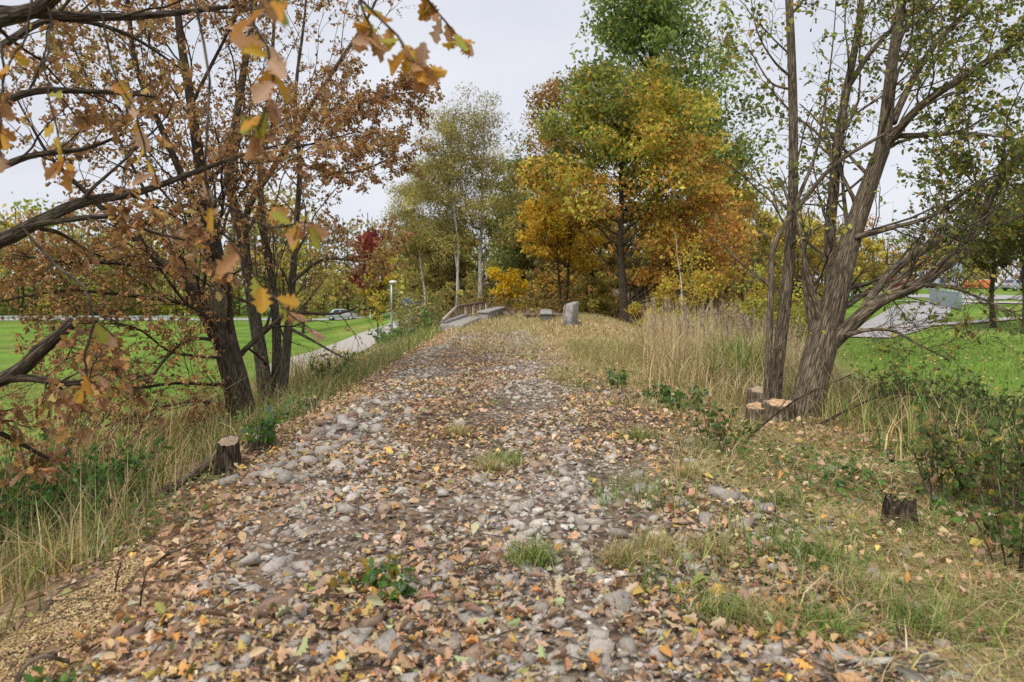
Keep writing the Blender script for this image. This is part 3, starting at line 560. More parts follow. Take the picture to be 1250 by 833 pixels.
def leafset(tw, k, size, cols, wts, proto, t0=.25, droop=.5, jit=.2, spread=.06, colf=None, keepf=None):
    Mn, n, _ = tw.shape; j = np.repeat(np.arange(Mn), k); f = rng.uniform(t0, 1, len(j)) * (n - 1.001); i = f.astype(int); fr = (f - i)[:, None]
    if keepf is not None: q_ = rng.uniform(0, 1, len(j)) < keepf(tw[j, i]); j, f, i, fr = j[q_], f[q_], i[q_], fr[q_]
    p = tw[j, i] + (tw[j, i + 1] - tw[j, i]) * fr; dr = unit(tw[j, i + 1] - tw[j, i])
    Y = unit(dr * .5 + rng.normal(size=p.shape) * .8 + np.array([0, 0, -droop])); Z = unit(rng.normal(size=p.shape) + np.array([0, 0, .5]))
    p = p + rng.normal(size=p.shape) * spread * .3
    c = pal(cols, len(p), wts, jit) if colf is None else colf(p)
    return scatter(proto, frames(Y, Z), p, np.clip(rng.normal(size, size * .25, len(p)), size * .4, size * 1.7), c)
def traced_tree(name, label, base, trunks, limbs, levels, leaf, m, sides=16, ts=.85, ls=.75, nosp=()):
    """levels: list of spawn keyword dicts; leaf: dict"""
    org = np.array(base); root = thing(name, label, 'tree', tuple(base)); src = []
    trunks = [(a, b * ts) for a, b in trunks]; limbs = [(a, b * ls) for a, b in limbs]
    for k, (c3, rad) in enumerate(trunks):
        limb_obj('trunk', c3, rad, m, root, org, sides, .08, flare=True); src.append((c3, rad))
    for k, (c3, rad) in enumerate(limbs):
        limb_obj('limb', c3, rad, m, root, org, 9, .06)
        if k not in nosp: src.append((c3, rad))
    Pl = np.stack([s[0] for s in src]); Rr = np.stack([s[1] for s in src]); tw = []; lev = []
    for kw in levels:
        if kw.get('mix'): kw = dict(kw); kw.pop('mix')
        Pl, Rr = spawn(Pl, Rr, **kw); lev.append((Pl, Rr))
    parts = [tubes(a, b, 5 if i == 0 else 3) for i, (a, b) in enumerate(lev)]
    v, ps, bk = join(parts); tag(obj('twigwork', mesh('twigwork', v - org, ps, bk=bk, smooth=True), m, root), kind='stuff')
    v, ps, c = join([leafset(lev[i][0], **lf) for i, lf in leaf]); tag(obj('crown', mesh('crown', v - org, ps, c), M['leaf'], root), kind='stuff')
    return root, lev
RUST = [(.42, .23, .1), (.5, .29, .12), (.34, .18, .09), (.58, .35, .12), (.55, .42, .14), (.3, .17, .1), (.46, .3, .18)]
up = (0, 0, .06)
# dark forked trunk on the left slope
dA = 12.2
bA = on(301, 525, dA)
A1 = px_limb([(304, 560, dA, .3), (298, 515, dA, .27), (286, 460, dA, .25), (273, 405, dA, .22), (268, 345, dA + .1, .165), (261, 296, dA + .2, .14), (248, 228, dA + .3, .12), (232, 118, dA + .4, .09), (219, 34, dA + .5, .075), (210, -80, dA + .6, .05), (205, -220, dA + .6, .02)])
A2 = px_limb([(291, 480, dA, .09), (280, 436, dA, .15), (262, 405, dA - .15, .15), (248, 378, dA - .25, .13), (229, 345, dA - .4, .115), (198, 322, dA - .6, .085), (170, 296, dA - .8, .07), (148, 277, dA - .9, .06), (105, 235, dA - 1.1, .045), (60, 190, dA - 1.3, .03), (20, 120, dA - 1.5, .015)])
A3 = px_limb([(264, 318, dA + .1, .11), (250, 275, dA - .1, .1), (234, 242, dA - .2, .09), (202, 168, dA - .5, .075), (167, 84, dA - .8, .06), (155, -5, dA - 1, .05), (140, -130, dA - 1.2, .02)])
A4 = px_limb([(247, 380, dA - .2, .07), (232, 372, dA - .4, .055), (190, 365, dA - .7, .045), (130, 358, dA - 1.0, .035), (70, 356, dA - 1.3, .028), (-20, 372, dA - 1.6, .012)])
A5 = px_limb([(232, 345, dA - .3, .06), (205, 330, dA - .6, .05), (150, 322, dA - 1, .04), (80, 320, dA - 1.5, .03), (20, 312, dA - 1.9, .018)])
A6 = px_limb([(284, 470, dA, .06), (265, 470, dA - .3, .045), (215, 468, dA - .7, .035), (160, 474, dA - 1.0, .028), (90, 470, dA - 1.3, .02), (20, 462, dA - 1.6, .01)])
A7 = px_limb([(292, 505, dA, .05), (275, 497, dA - .3, .04), (240, 490, dA - .8, .033), (190, 500, dA - 1.2, .027), (130, 520, dA - 1.7, .02), (60, 552, dA - 2.1, .01)])
A8 = px_limb([(278, 437, dA, .045), (240, 435, dA - .5, .035), (205, 428, dA - .8, .03), (165, 400, dA - 1.2, .022), (110, 395, dA - 1.5, .015), (60, 400, dA - 1.8, .008)])
A9 = px_limb([(262, 415, dA - .1, .05), (240, 414, dA - .5, .038), (215, 425, dA - 1.0, .032), (175, 470, dA - 1.5, .026), (135, 505, dA - 1.9, .018), (95, 545, dA - 2.2, .01)])
A10 = px_limb([(226, 345, dA - .4, .06), (208, 300, dA - .5, .05), (180, 240, dA - .3, .042), (140, 160, dA, .035), (95, 70, dA + .2, .028), (60, -20, dA + .3, .015)])
A11 = px_limb([(235, 125, dA + .4, .05), (268, 60, dA + .2, .04), (300, 0, dA, .03), (340, -60, dA, .012)])
A12 = px_limb([(250, 225, dA + .3, .06), (290, 192, dA, .045), (330, 186, dA - .3, .035), (380, 176, dA - .6, .025), (440, 160, dA - .9, .012)])
A13 = px_limb([(292, 520, dA, .035), (270, 516, dA - .4, .028), (245, 528, dA - .9, .022), (225, 548, dA - 1.2, .012)])
LV = [dict(k=15, t0=.2, t1=.98, ang=(.7, .25), lenf=.5, rf=.27, n=9, wander=.17, trop=up, lmin=.5, lmax=2.3, minr=.005),
      dict(k=6, t0=.15, t1=1, ang=(.7, .3), lenf=.5, rf=.55, n=6, wander=.2, trop=(0, 0, .02), lmin=.25, lmax=1.0, minr=.004),
      dict(k=4, t0=.2, t1=1, ang=(.7, .3), lenf=.55, rf=.6, n=3, wander=.2, trop=(0, 0, -.03), lmin=.12, lmax=.45, minr=.0025)]
def rustf(p):
    n = len(p); yl = sm(.1, 1.0, nz3(p, .7, 14))[:, None]; lo = sm(1.5, 5, p[:, 2])[:, None]
    c = pal(RUST, n, [4, 4, 3, 3, 1, 2, 3], .22); g = pal([(.4, .33, .06), (.3, .28, .06), (.45, .3, .05)], n)
    return np.where(rng.uniform(0, 1, (n, 1)) < .35 * yl * lo, g, c)
traced_tree('oak_tree', 'leaning dark forked oak with rusty leaves and moss at its foot, left slope', bA, [A1, A2], [A3, A4, A5, A6, A7, A8, A9, A10, A11, A12, A13], LV,
            [(2, dict(k=10, size=.06, cols=RUST, wts=None, proto=LOBE, colf=rustf, keepf=lambda p: .36 + .64 * sm(1.2, 3.0, p[:, 2]))), (1, dict(k=3, size=.075, cols=RUST, wts=None, proto=LOBE, colf=rustf, keepf=lambda p: .2 + .8 * sm(1.2, 3.3, p[:, 2])))], M['bark_dark'], ts=.78, ls=.62)
# grey multi-stem tree behind it
dB = 14.5; bB = on(326, 500, dB)
B1 = px_limb([(330, 520, dB, .2), (325, 480, dB, .17), (316, 420, dB, .14), (305, 350, dB, .12), (295, 290, dB, .11), (280, 218, dB, .1), (290, 134, dB, .085), (301, 67, dB, .07), (312, -5, dB, .05), (320, -140, dB, .02)])
B2 = px_limb([(337, 515, dB + .2, .13), (336, 480, dB + .2, .11), (338, 420, dB + .2, .1), (333, 350, dB + .3, .085), (322, 280, dB + .3, .075), (318, 200, dB + .4, .06), (330, 100, dB + .5, .045), (336, 0, dB + .5, .03), (340, -90, dB + .5, .015)])
B3 = px_limb([(340, 515, dB - .1, .12), (345, 470, dB - .1, .1), (350, 400, dB - .1, .09), (345, 330, dB - .2, .08), (300, 258, dB - .3, .075), (336, 202, dB - .4, .065), (370, 144, dB - .5, .055), (420, 67, dB - .6, .04), (450, 10, dB - .6, .025), (480, -60, dB - .6, .012)])
B3 = px_limb([(340, 515, dB - .1, .12), (346, 470, dB - .1, .1), (352, 400, dB - .1, .09), (358, 330, dB - .2, .075), (362, 270, dB - .2, .06), (366, 200, dB - .2, .05), (360, 120, dB - .1, .04), (372, 20, dB, .025), (378, -80, dB, .012)])
B4 = px_limb([(312, 395, dB, .1), (300, 300, dB - .1, .09), (304, 252, dB - .3, .085), (336, 202, dB - .4, .07), (370, 144, dB - .5, .06), (420, 67, dB - .6, .045), (455, 10, dB - .6, .03), (480, -60, dB - .6, .015)])
B5 = px_limb([(356, 345, dB - .2, .05), (392, 318, dB - .4, .035), (430, 318, dB - .7, .025), (470, 322, dB - .9, .012)])
B6 = px_limb([(352, 400, dB - .1, .045), (380, 415, dB - .3, .032), (410, 432, dB - .6, .022), (440, 445, dB - .9, .01)])
B7 = px_limb([(372, 142, dB - .5, .04), (420, 130, dB - .6, .03), (470, 118, dB - .7, .02), (505, 112, dB - .8, .01)])
B8 = px_limb([(366, 200, dB - .2, .04), (410, 212, dB - .4, .028), (450, 205, dB - .6, .018), (478, 192, dB - .7, .01)])
traced_tree('maple_tree', 'grey tree of several straight stems just behind the leaning oak', bB, [B1, B2, B3], [B4, B5, B6, B7, B8],
            [dict(LV[0], k=15), dict(LV[1], k=6), dict(LV[2], k=4)],
            [(2, dict(k=9, size=.06, cols=RUST, wts=None, proto=LOBE, colf=rustf, keepf=lambda p: .1 + .9 * sm(1.2, 3.3, p[:, 2])))], M['bark_grey'], nosp=(2,))

# near oak out of the left edge, its limbs and hanging twigs reach into view
bC = np.array([-4.9, 4.2, hz(-4.9, 4.2)])
def w3(rows, n=26):
    C = np.array(rows, float); return catmull(C[:, :3], n), np.interp(np.linspace(0, 1, n), np.linspace(0, 1, len(C)), C[:, 3])
def pxr(*a): q = P(*a[:3]); return (*q, a[3])
C0 = w3([(bC[0], bC[1], bC[2] - .3, .3), (-4.88, 4.2, 0, .25), (-4.8, 4.25, 1.2, .22), (-4.75, 4.2, 2.6, .19), (-4.6, 4.1, 4.2, .14), (-4.4, 4.1, 6.0, .08), (-4.3, 4.0, 7.6, .02)])
C1 = w3([(-4.8, 4.25, 1.35, .08), pxr(-120, 330, 5.2, .075), pxr(0, 294, 5.6, .06), pxr(45, 272, 5.8, .055), pxr(100, 247, 6.1, .045), pxr(165, 236, 6.4, .035), pxr(220, 217, 6.7, .026), pxr(300, 188, 7.1, .014), pxr(350, 175, 7.4, .006)])
C2 = w3([(-4.85, 4.2, .35, .07), pxr(-60, 478, 4.9, .06), pxr(0, 464, 5.0, .052), pxr(30, 447, 5.0, .05), pxr(45, 432, 5.0, .048), pxr(68, 412, 5.0, .042), pxr(90, 393, 5.0, .036)])
C3 = w3([(-4.76, 4.2, 2.5, .09), pxr(-150, 60, 4.3, .075), pxr(0, 22, 4.0, .05), pxr(30, 16, 3.9, .045), pxr(60, 2, 3.8, .038), pxr(120, -60, 3.5, .03), pxr(240, -100, 3.1, .022), pxr(380, -110, 2.9, .015), pxr(500, -60, 2.8, .007)])
C4 = w3([pxr(10, 463, 5.0, .03), pxr(40, 462, 4.95, .026), pxr(75, 468, 4.9, .022), pxr(115, 466, 4.85, .012)])
C5 = w3([pxr(30, 280, 5.7, .03), pxr(60, 272, 5.5, .024), pxr(140, 265, 5.5, .02), pxr(190, 285, 5.6, .012), pxr(260, 300, 5.8, .006)])
C6 = w3([(-4.72, 4.2, 3.1, .07), (-3.8, 5.2, 3.4, .05), (-3.0, 6.0, 3.6, .035), (-2.2, 6.6, 3.9, .015)])
C7 = w3([(-4.86, 4.22, .9, .05), pxr(-100, 500, 5.5, .035), pxr(-20, 520, 5.8, .025), pxr(60, 560, 6.0, .012)])
C8 = w3([(-4.8, 4.25, 1.9, .06), pxr(-80, 190, 5.3, .045), pxr(20, 118, 5.6, .03), pxr(110, 112, 5.9, .02), pxr(190, 118, 6.2, .008)])
C9 = w3([(-4.7, 4.2, 3.2, .06), pxr(-60, 70, 6.0, .04), pxr(60, 25, 6.6, .03), pxr(150, 40, 7.0, .02), pxr(230, 90, 7.3, .008)])
C10 = w3([(-4.75, 4.2, 2.2, .06), pxr(-60, 215, 6.2, .04), pxr(40, 190, 6.8, .03), pxr(110, 180, 7.2, .02), pxr(180, 150, 7.5, .008)])
rootC, levC = traced_tree('overhanging_oak', 'near oak at the left edge whose dark limbs and lobed leaves hang into view', bC, [C0], [C1, C2, C3, C4, C5, C6, C7, C8, C9, C10],
    [dict(k=7, t0=.35, t1=1, ang=(.7, .25), lenf=.3, rf=.4, n=8, wander=.16, trop=(0, 0, .01), lmin=.3, lmax=1.1, minr=.004), dict(k=4, t0=.25, t1=1, ang=(.7, .3), lenf=.5, rf=.6, n=5, wander=.2, trop=(0, 0, -.04), lmin=.15, lmax=.5, minr=.0025)],
    [(1, dict(k=8, size=.072, cols=RUST, wts=None, proto=OAK, colf=rustf))], M['bark_dark'], ts=1, ls=.9, nosp=(1, 2))
# hanging twigs with big leaves (each leaf a part)
HT = [[(250, -110, 2.9), (300, -40, 2.5), (318, 40, 2.3), (322, 110, 2.25), (316, 168, 2.25)], [(380, -110, 2.9), (420, -30, 2.6), (470, 30, 2.5), (515, 75, 2.45), (538, 95, 2.45)], [(440, -90, 2.85), (500, -30, 2.9), (540, 15, 2.9), (566, 45, 2.9)],
      [(200, -80, 3.1), (255, 60, 3.0), (262, 150, 2.9), (258, 240, 2.8), (290, 300, 2.7), (330, 365, 2.65), (384, 408, 2.6)], [(258, 240, 2.8), (300, 262, 2.75), (345, 280, 2.7), (380, 280, 2.7)], [(120, -60, 3.5), (130, 60, 3.4), (165, 150, 3.3), (190, 228, 3.2)],
      [(60, 2, 3.8), (50, 90, 3.4), (70, 160, 3.2), (95, 215, 3.2)], [(0, 60, 3.6), (2, 130, 3.2), (8, 190, 3.0)], [(40, 280, 3.4), (101, 357, 3.1), (116, 392, 3.0), (120, 395, 3.0), (134, 416, 3.0)], [(118, 394, 3.0), (105, 430, 2.95), (98, 470, 2.95), (100, 500, 2.95)], [(370, -110, 2.6), (345, -40, 1.8), (335, 0, 1.6), (330, 18, 1.55)], [(420, -90, 2.8), (425, -20, 2.7), (440, 30, 2.65), (455, 55, 2.6)], [(40, -60, 3.6), (30, 20, 3.3), (10, 90, 3.2), (-5, 180, 3.1)]]
tp = np.stack([catmull([P(*r) for r in t], 14) for t in HT]); tp = tp + .03 * np.stack([nz3(tp, 9, 1), nz3(tp, 9, 2), nz3(tp, 9, 3)], -1)
for k in range(len(HT)):
    limb_obj('hanging_twig', tp[k], np.linspace(.006, .0028, 14), M['bark_dark'], rootC, bC, 6, 0)
HC = [(.58, .34, .17), (.55, .28, .08), (.7, .42, .07), (.74, .52, .08), (.42, .44, .08), (.48, .26, .12), (.64, .44, .3), (.7, .36, .06)]
cnt = [19, 20, 14, 11, 12, 9, 11, 10, 2, 2, 5, 12, 9]; hm = {}
for k, nl in enumerate(cnt):
    for q in range(nl):
        t = .45 + .55 * (q + rng.uniform(0, 1)) / nl; f = t * 12.99; i = int(f); p = tp[k, i] + (tp[k, i + 1] - tp[k, i]) * (f - i)
        y = unit(rng.normal(size=3) * .75 + np.array([0, 0, -.55]) + .4 * unit(tp[k, i + 1] - tp[k, i])); zz = unit(rng.normal(size=3) + np.array([0, -.9, .4]))
        key = (int(rng.integers(0, 4)), int(rng.integers(0, 8)))
        if key not in hm:
            pv = oakleaf([.35, -.3, .15, .5][key[0]], [.5, .15, .3, .7][key[0]]); cv = np.tile(HC[key[1]], (18, 1)).astype(float); e = np.abs(pv[0][:, :1]) / .36; cv = cv * (1 - .35 * e) + np.array([.33, .14, .05]) * .35 * e
            me = mesh('leaf', *pv, cv); me.materials.append(M['leaf']); hm[key] = me
        o = obj('leaf', hm[key], None, rootC); o.location = p - bC; o.rotation_euler = eul(frames(y[None], zz[None])[0]); s = rng.uniform(.06, .105); o.scale = (s * rng.uniform(.85, 1.1), s, s)

# right-hand leaning tree, slim stems beside it
dR = 9.3; bR = on(985, 520, dR)
R1 = px_limb([(974, 550, dR, .28), (980, 515, dR, .26), (992, 465, dR, .245), (1006, 414, dR, .235), (1018, 370, dR, .2), (1029, 325, dR, .175), (1045, 272, dR + .1, .15), (1068, 205, dR + .1, .125), (1079, 172, dR + .1, .115), (1088, 84, dR + .2, .085), (1101, 0, dR + .3, .07), (1115, -120, dR + .3, .04), (1120, -260, dR + .3, .015)])
R2 = px_limb([(1004, 425, dR + .02, .05), (1015, 365, dR + .12, .11), (1014, 320, dR + .3, .11), (1013, 279, dR + .35, .1), (1018, 230, dR + .4, .095), (1021, 185, dR + .4, .09), (1032, 118, dR + .5, .075), (1045, 50, dR + .5, .06), (1052, -5, dR + .6, .05), (1056, -140, dR + .6, .02)])
R3 = px_limb([(996, 440, dR, .11), (1008, 428, dR, .13), (1030, 406, dR - .12, .13), (1065, 374, dR - .3, .11), (1090, 360, dR - .4, .098), (1126, 345, dR - .5, .088), (1160, 318, dR - .6, .08), (1182, 293, dR - .6, .076), (1200, 262, dR - .7, .07), (1217, 226, dR - .8, .06), (1252, 184, dR - .9, .05), (1310, 120, dR - 1, .03), (1380, 20, dR - 1, .01)])
R4 = px_limb([(1046, 392, dR - .2, .08), (1070, 354, dR - .1, .07), (1099, 324, dR, .065), (1130, 304, dR + .1, .06), (1166, 288, dR + .2, .05), (1230, 270, dR + .2, .035), (1300, 240, dR + .2, .015)])
R5 = px_limb([(1074, 190, dR + .1, .085), (1092, 165, dR, .075), (1118, 135, dR - .2, .07), (1149, 111, dR - .4, .062), (1185, 88, dR - .6, .055), (1216, 67, dR - .8, .047), (1260, 38, dR - 1, .035), (1320, -10, dR - 1.1, .012)])
R6 = px_limb([(1090, 150, dR + .1, .07), (1100, 126, dR + .2, .062), (1126, 77, dR + .3, .055), (1150, 45, dR + .3, .05), (1183, 12, dR + .3, .042), (1230, -30, dR + .3, .03), (1300, -90, dR + .3, .01)])
R7 = px_limb([(1036, 105, dR + .5, .055), (1060, 68, dR + .4, .045), (1090, 35, dR + .4, .04), (1130, 0, dR + .3, .03), (1180, -50, dR + .3, .01)])
R8 = px_limb([(1045, 290, dR - .05, .05), (1090, 278, dR - .3, .035), (1140, 262, dR - .6, .03), (1190, 225, dR - .8, .022), (1250, 205, dR - 1, .01)])
R9 = px_limb([(1032, 410, dR - .2, .04), (1060, 403, dR - .5, .032), (1090, 404, dR - .8, .025), (1120, 420, dR - 1.1, .018), (1160, 440, dR - 1.3, .01)])
R10 = px_limb([(1092, 166, dR + .1, .05), (1130, 165, dR - .2, .04), (1185, 163, dR - .6, .028), (1240, 170, dR - .9, .012)])
R11 = px_limb([(1124, 347, dR - .5, .04), (1165, 352, dR - .8, .026), (1210, 370, dR - 1.1, .018), (1260, 392, dR - 1.4, .008)])
ALD = [(.2, .26, .06), (.27, .32, .07), (.15, .19, .05), (.4, .38, .08), (.52, .42, .09), (.4, .25, .08)]
ALW = [4, 4, 3, 2, 1.2, .8]
LVR = [dict(k=16, t0=.2, t1=.98, ang=(.75, .25), lenf=.44, rf=.27, n=9, wander=.14, trop=(.01, 0, .05), lmin=.5, lmax=2.0, minr=.004), dict(LV[1], k=6, lmax=.8), dict(LV[2], k=4, lmax=.35)]
traced_tree('alder_tree', 'thick right-leaning tree with ridged bark and spreading limbs behind the sawn stumps', bR, [R1], [R2, R3, R4, R5, R6, R7, R8, R9, R10, R11], LVR,
            [(2, dict(k=4, size=.054, cols=ALD, wts=ALW, proto=LEAFB, t0=.3, keepf=lambda p: .13 + .87 * sm(1.7, 3.4, p[:, 2]))), (1, dict(k=1, size=.055, cols=ALD, wts=ALW, proto=LEAFB, keepf=lambda p: .2 + .8 * sm(1.7, 3.2, p[:, 2])))], M['bark_willow'], ts=.74, ls=.68)
dS = 9.6; bS = on(947, 505, dS)
S1 = px_limb([(944, 535, dS, .14), (946, 482, dS, .125), (953, 414, dS, .115), (961, 347, dS, .108), (965, 285, dS, .1), (968, 235, dS, .095), (968, 118, dS, .085), (964, 17, dS, .075), (961, -80, dS, .05), (958, -220, dS, .015)])
S3 = px_limb([(966, 270, dS, .05), (975, 240, dS - .1, .042), (995, 190, dS, .03), (1008, 120, dS, .02), (1018, 40, dS, .012), (1022, -40, dS, .006)])
S4 = px_limb([(966, 95, dS, .03), (945, 75, dS - .2, .022), (925, 40, dS - .3, .015), (915, -10, dS - .3, .008)])
S5 = px_limb([(967, 110, dS, .03), (940, 100, dS + .2, .02), (915, 62, dS + .3, .012), (898, 52, dS + .4, .006)])
S6 = px_limb([(963, 20, dS, .035), (980, 0, dS, .03), (1000, -50, dS, .015)])
traced_tree('slim_tree', 'slim straight grey-barked stem rising left of the leaning tree', bS, [S1], [S3, S4, S5, S6], [dict(LVR[0], k=7, lmax=1.1), dict(LVR[1], k=4, lmax=.5), dict(LVR[2], k=3, lmax=.3)],
            [(2, dict(k=2, size=.06, cols=ALD, wts=[3, 4, 2, 3, 2, 1], proto=BROAD, t0=.3))], M['bark_willow'], 12, ts=.62, ls=.6)
bS2 = on(936, 510, 9.4)
T1 = px_limb([(935, 530, 9.4, .06), (936, 482, 9.4, .05), (939, 414, 9.4, .046), (941, 350, 9.4, .042), (946, 297, 9.4, .04), (978, 249, 9.4, .035), (1018, 202, 9.3, .03), (1072, 168, 9.2, .022), (1120, 140, 9.1, .01)])
T2 = px_limb([(941, 350, 9.4, .026), (925, 338, 9.4, .022), (906, 322, 9.4, .018), (880, 298, 9.4, .012), (862, 290, 9.4, .006)])
traced_tree('sapling', 'thin brown sapling standing directly left of the slim straight stem', bS2, [T1], [T2], [dict(LVR[0], k=6, lmax=.7), dict(LVR[1], k=3, lmax=.35)],
            [(1, dict(k=2, size=.055, cols=ALD, wts=[3, 4, 2, 3, 3, 1], proto=BROAD, t0=.3))], M['bark_stick'], 10)

# ------------------------------------------------------------------ trees built from a crown outline
def env_tree(name, label, base, H, r0, blobs, ncl, nleaf, lsz, cols, wts=None, m='bark_dark', lean=(0, 0), clf=.075, trunk_top=.88, stems=1, cmap=None, limbs=True, flat=.65, fine=False, group=None, droop=0.0):
    x0, y0 = base; z0 = hz(x0, y0); root = thing(name, label, 'tree', (x0, y0, z0), group=group)
    bw = np.array([b[4] for b in blobs]); bi = rng.choice(len(blobs), ncl, p=bw / bw.sum()); B = np.array([b[:4] for b in blobs])[bi]
    u = unit(rng.normal(size=(ncl, 3))) * rng.uniform(.1, 1.3, (ncl, 1)) ** (1 / 2.2)
    cpos = np.stack([B[:, 0] + u[:, 0] * B[:, 2], u[:, 1] * B[:, 2] * .9, B[:, 1] + u[:, 2] * B[:, 3]], -1)
    trs = []
    for s in range(stems):
        ox, oy = (0, 0) if stems == 1 else (rng.normal(0, .12 * stems), rng.normal(0, .12 * stems)); k = 22; t = np.linspace(0, 1, k)
        hh = H * trunk_top * (1 if s == 0 else rng.uniform(.75, 1))
        c3 = np.stack([ox + (lean[0] + rng.normal(0, .04) * stems) * hh * t ** 1.3 + .012 * H * nz2(t * 6, t * 0 + s * 9 + x0, 1, s), oy + lean[1] * hh * t + .012 * H * nz2(t * 6, t * 0 + s * 5 + y0, 1, s + 3), -.25 + (hh + .25) * t], -1)
        rad = r0 * (1 if s == 0 else rng.uniform(.6, .9)) * (1 - .88 * t ** 1.1); trs.append((c3, rad))
        v, ps, bk = tubes(c3[None], (rad * (1 + .35 * np.exp(-t * H / .4)))[None], 9, .05, cap=True); obj('trunk', mesh('trunk', v, ps, bk=bk, smooth=True), M[m], root)
    if limbs:
        sel = cpos[rng.uniform(0, 1, ncl) < .75]; tc3 = np.stack([t[0] for t in trs]); which = rng.integers(0, stems, len(sel))
        zt = np.clip(sel[:, 2] - np.hypot(sel[:, 0], sel[:, 1]) * rng.uniform(.5, 1.1, len(sel)), .12 * H, .85 * H * trunk_top)
        ki = np.clip((zt / (H * trunk_top) * 21), 0, 20).astype(int); st = tc3[which, ki]; tt = np.linspace(0, 1, 7)[None, :, None]
        mid = st + (sel - st) * .55 + np.array([0, 0, -.04 * H]) * rng.uniform(.0, 1.2, (len(sel), 1)) + rng.normal(0, .02 * H, sel.shape)
        pl = st[:, None] * (1 - tt) ** 2 + 2 * tt * (1 - tt) * mid[:, None] + tt ** 2 * sel[:, None]
        rr = np.minimum(trs[0][1][ki] * .4, .012 + .005 * np.linalg.norm(sel - st, axis=1))[:, None] * np.linspace(1, .25, 7)[None]
        l2, q2 = spawn(pl, rr, 3, .4, 1, (.6, .2), .35, .55, 4, .15, (0, 0, .03 - droop), minr=.006)
        v, ps, bk = join([tubes(pl, rr, 4), tubes(l2, q2, 3)]); tag(obj('limbwork', mesh('limbwork', v, ps, bk=bk, smooth=True), M[m] if m != 'bark_birch' else M['bark_dark'], root), kind='stuff')
    k = rng.choice(ncl, nleaf, p=(lambda q: q / q.sum())(rng.uniform(.4, 1.8, ncl))); rc = clf * H * rng.uniform(.5, 1.15, ncl)
    g = rng.normal(size=(nleaf, 3)); g = g / np.maximum(1, np.linalg.norm(g, axis=1, keepdims=True) / 1.7)
    off = g * rc[k][:, None] * np.array([.62, .62, .62 * flat]); off[:, 2] -= droop * np.abs(rng.normal(0, .1 * H, nleaf))
    p = cpos[k] + off; cw = rng.normal(0, .24, ncl)[k][:, None]
    c = pal(cols, nleaf, wts, .17) if cmap is None else cmap(p, cpos[k])
    c = np.clip(c * (1 + cw), .01, .85)
    A = frames(unit(rng.normal(size=(nleaf, 3)) + np.array([0, 0, -.4 - 4 * droop])), rng.normal(size=(nleaf, 3)))
    pr = LEAF2 if not fine else (LEAF2[0] * [.55, 1, 1], LEAF2[1])
    v, ps, cv = scatter(pr, A, p, np.clip(rng.normal(lsz, lsz * .3, nleaf), lsz * .4, lsz * 2), c); tag(obj('crown', mesh('crown', v, ps, cv), M['leaf'], root), kind='stuff')
    return root
def mixmap(low, mid, high, za, zb):
    def f(p, cp):
        n = len(p); t = .05 + (cp[:, 2] + .9 * nz3(cp, .7, 21) * (zb - za) * .35 - za) / (zb - za) + rng.normal(0, .13, n)
        return np.where((t < .33)[:, None], pal(low, n), np.where((t < .7)[:, None], pal(mid, n), pal(high, n)))
    return f
OAKG = [(.2, .29, .08), (.27, .35, .09), (.16, .23, .07), (.36, .4, .1)]; OAKO = [(.64, .36, .08), (.58, .3, .08), (.5, .25, .08), (.68, .45, .09)]; OAKY = [(.7, .51, .07), (.58, .48, .08), (.44, .43, .08)]
YEL = [(.72, .48, .06), (.76, .54, .07), (.62, .42, .06), (.66, .38, .06)]
BIR = [(.45, .4, .13), (.5, .44, .14), (.35, .32, .11), (.55, .48, .14), (.4, .32, .13)]
DKU = [(.38, .31, .1), (.29, .26, .085), (.44, .3, .1), (.32, .34, .1), (.52, .43, .11)]
cx = lambda px, d: (px - 625) / F * d
# centre oak: green and gold above, brown below
env_tree('autumn_oak', 'broad oak right of the bridge, green-gold on top and brown below', (cx(758, 36), 36), 12.3, .21,
         [(0.2, 10.3, 2.5, 2.3, 2.2), (1.6, 8.6, 2.4, 1.6, 1.2), (-1.4, 9.0, 1.7, 1.6, .9), (.2, 6.6, 3.9, 2.2, 2.6), (2.8, 4.4, 2.6, 1.9, 2), (-2.3, 7.8, 2.0, 1.9, 1.2), (2.6, 8, 2.2, 2, 1.5), (2.6, 2.8, 2.2, 1.2, .9)], 175, 30000, .19, OAKO, cmap=mixmap(OAKO, OAKO[:1] + OAKO[3:] + OAKY + OAKY[2:] + OAKG[3:], OAKG[1:] + OAKY[1:], 2.2, 12))
env_tree('tall_oak', 'tallest green tree behind the broad gold oak', (cx(808, 46), 46), 20.5, .34,
         [(0, 15, 4.4, 4.8, 3), (1.3, 10.5, 4.6, 3.6, 2.4), (-.8, 18.2, 2.6, 2.2, 1.2), (3.0, 7, 3.0, 2.2, 1)], 220, 30000, .26, OAKG, cmap=mixmap(OAKO + OAKY, OAKG + OAKY[1:], OAKG, 3, 14))
env_tree('orange_tree', 'pale orange tree top rising left of the tall green tree', (cx(700, 54), 54), 15.8, .2, [(-.6, 12.2, 2.2, 2.9, 2), (.2, 8.5, 2.6, 2.6, 1)], 60, 12000, .2, [(.5, .3, .07), (.44, .24, .06), (.52, .36, .1)])
env_tree('yellow_tree', 'golden yellow tree left of the broad oak', (cx(694, 41), 41), 8.6, .1, [(-.2, 5.6, 1.9, 2.3, 3), (-.9, 4.2, 1.6, 1.4, 1.3), (.9, 3.6, 1.2, 1.5, 1)], 80, 13000, .17, YEL + OAKY[:1], stems=2)
env_tree('yellow_shrub', 'small bright yellow tree beyond the bridge', (cx(619, 44), 44), 2.9, .035, [(0, 1.7, .85, 1.0, 2), (.25, .7, .8, .5, 1)], 30, 4600, .12, [(.8, .52, .02), (.75, .44, .02), (.85, .6, .05)], clf=.12)
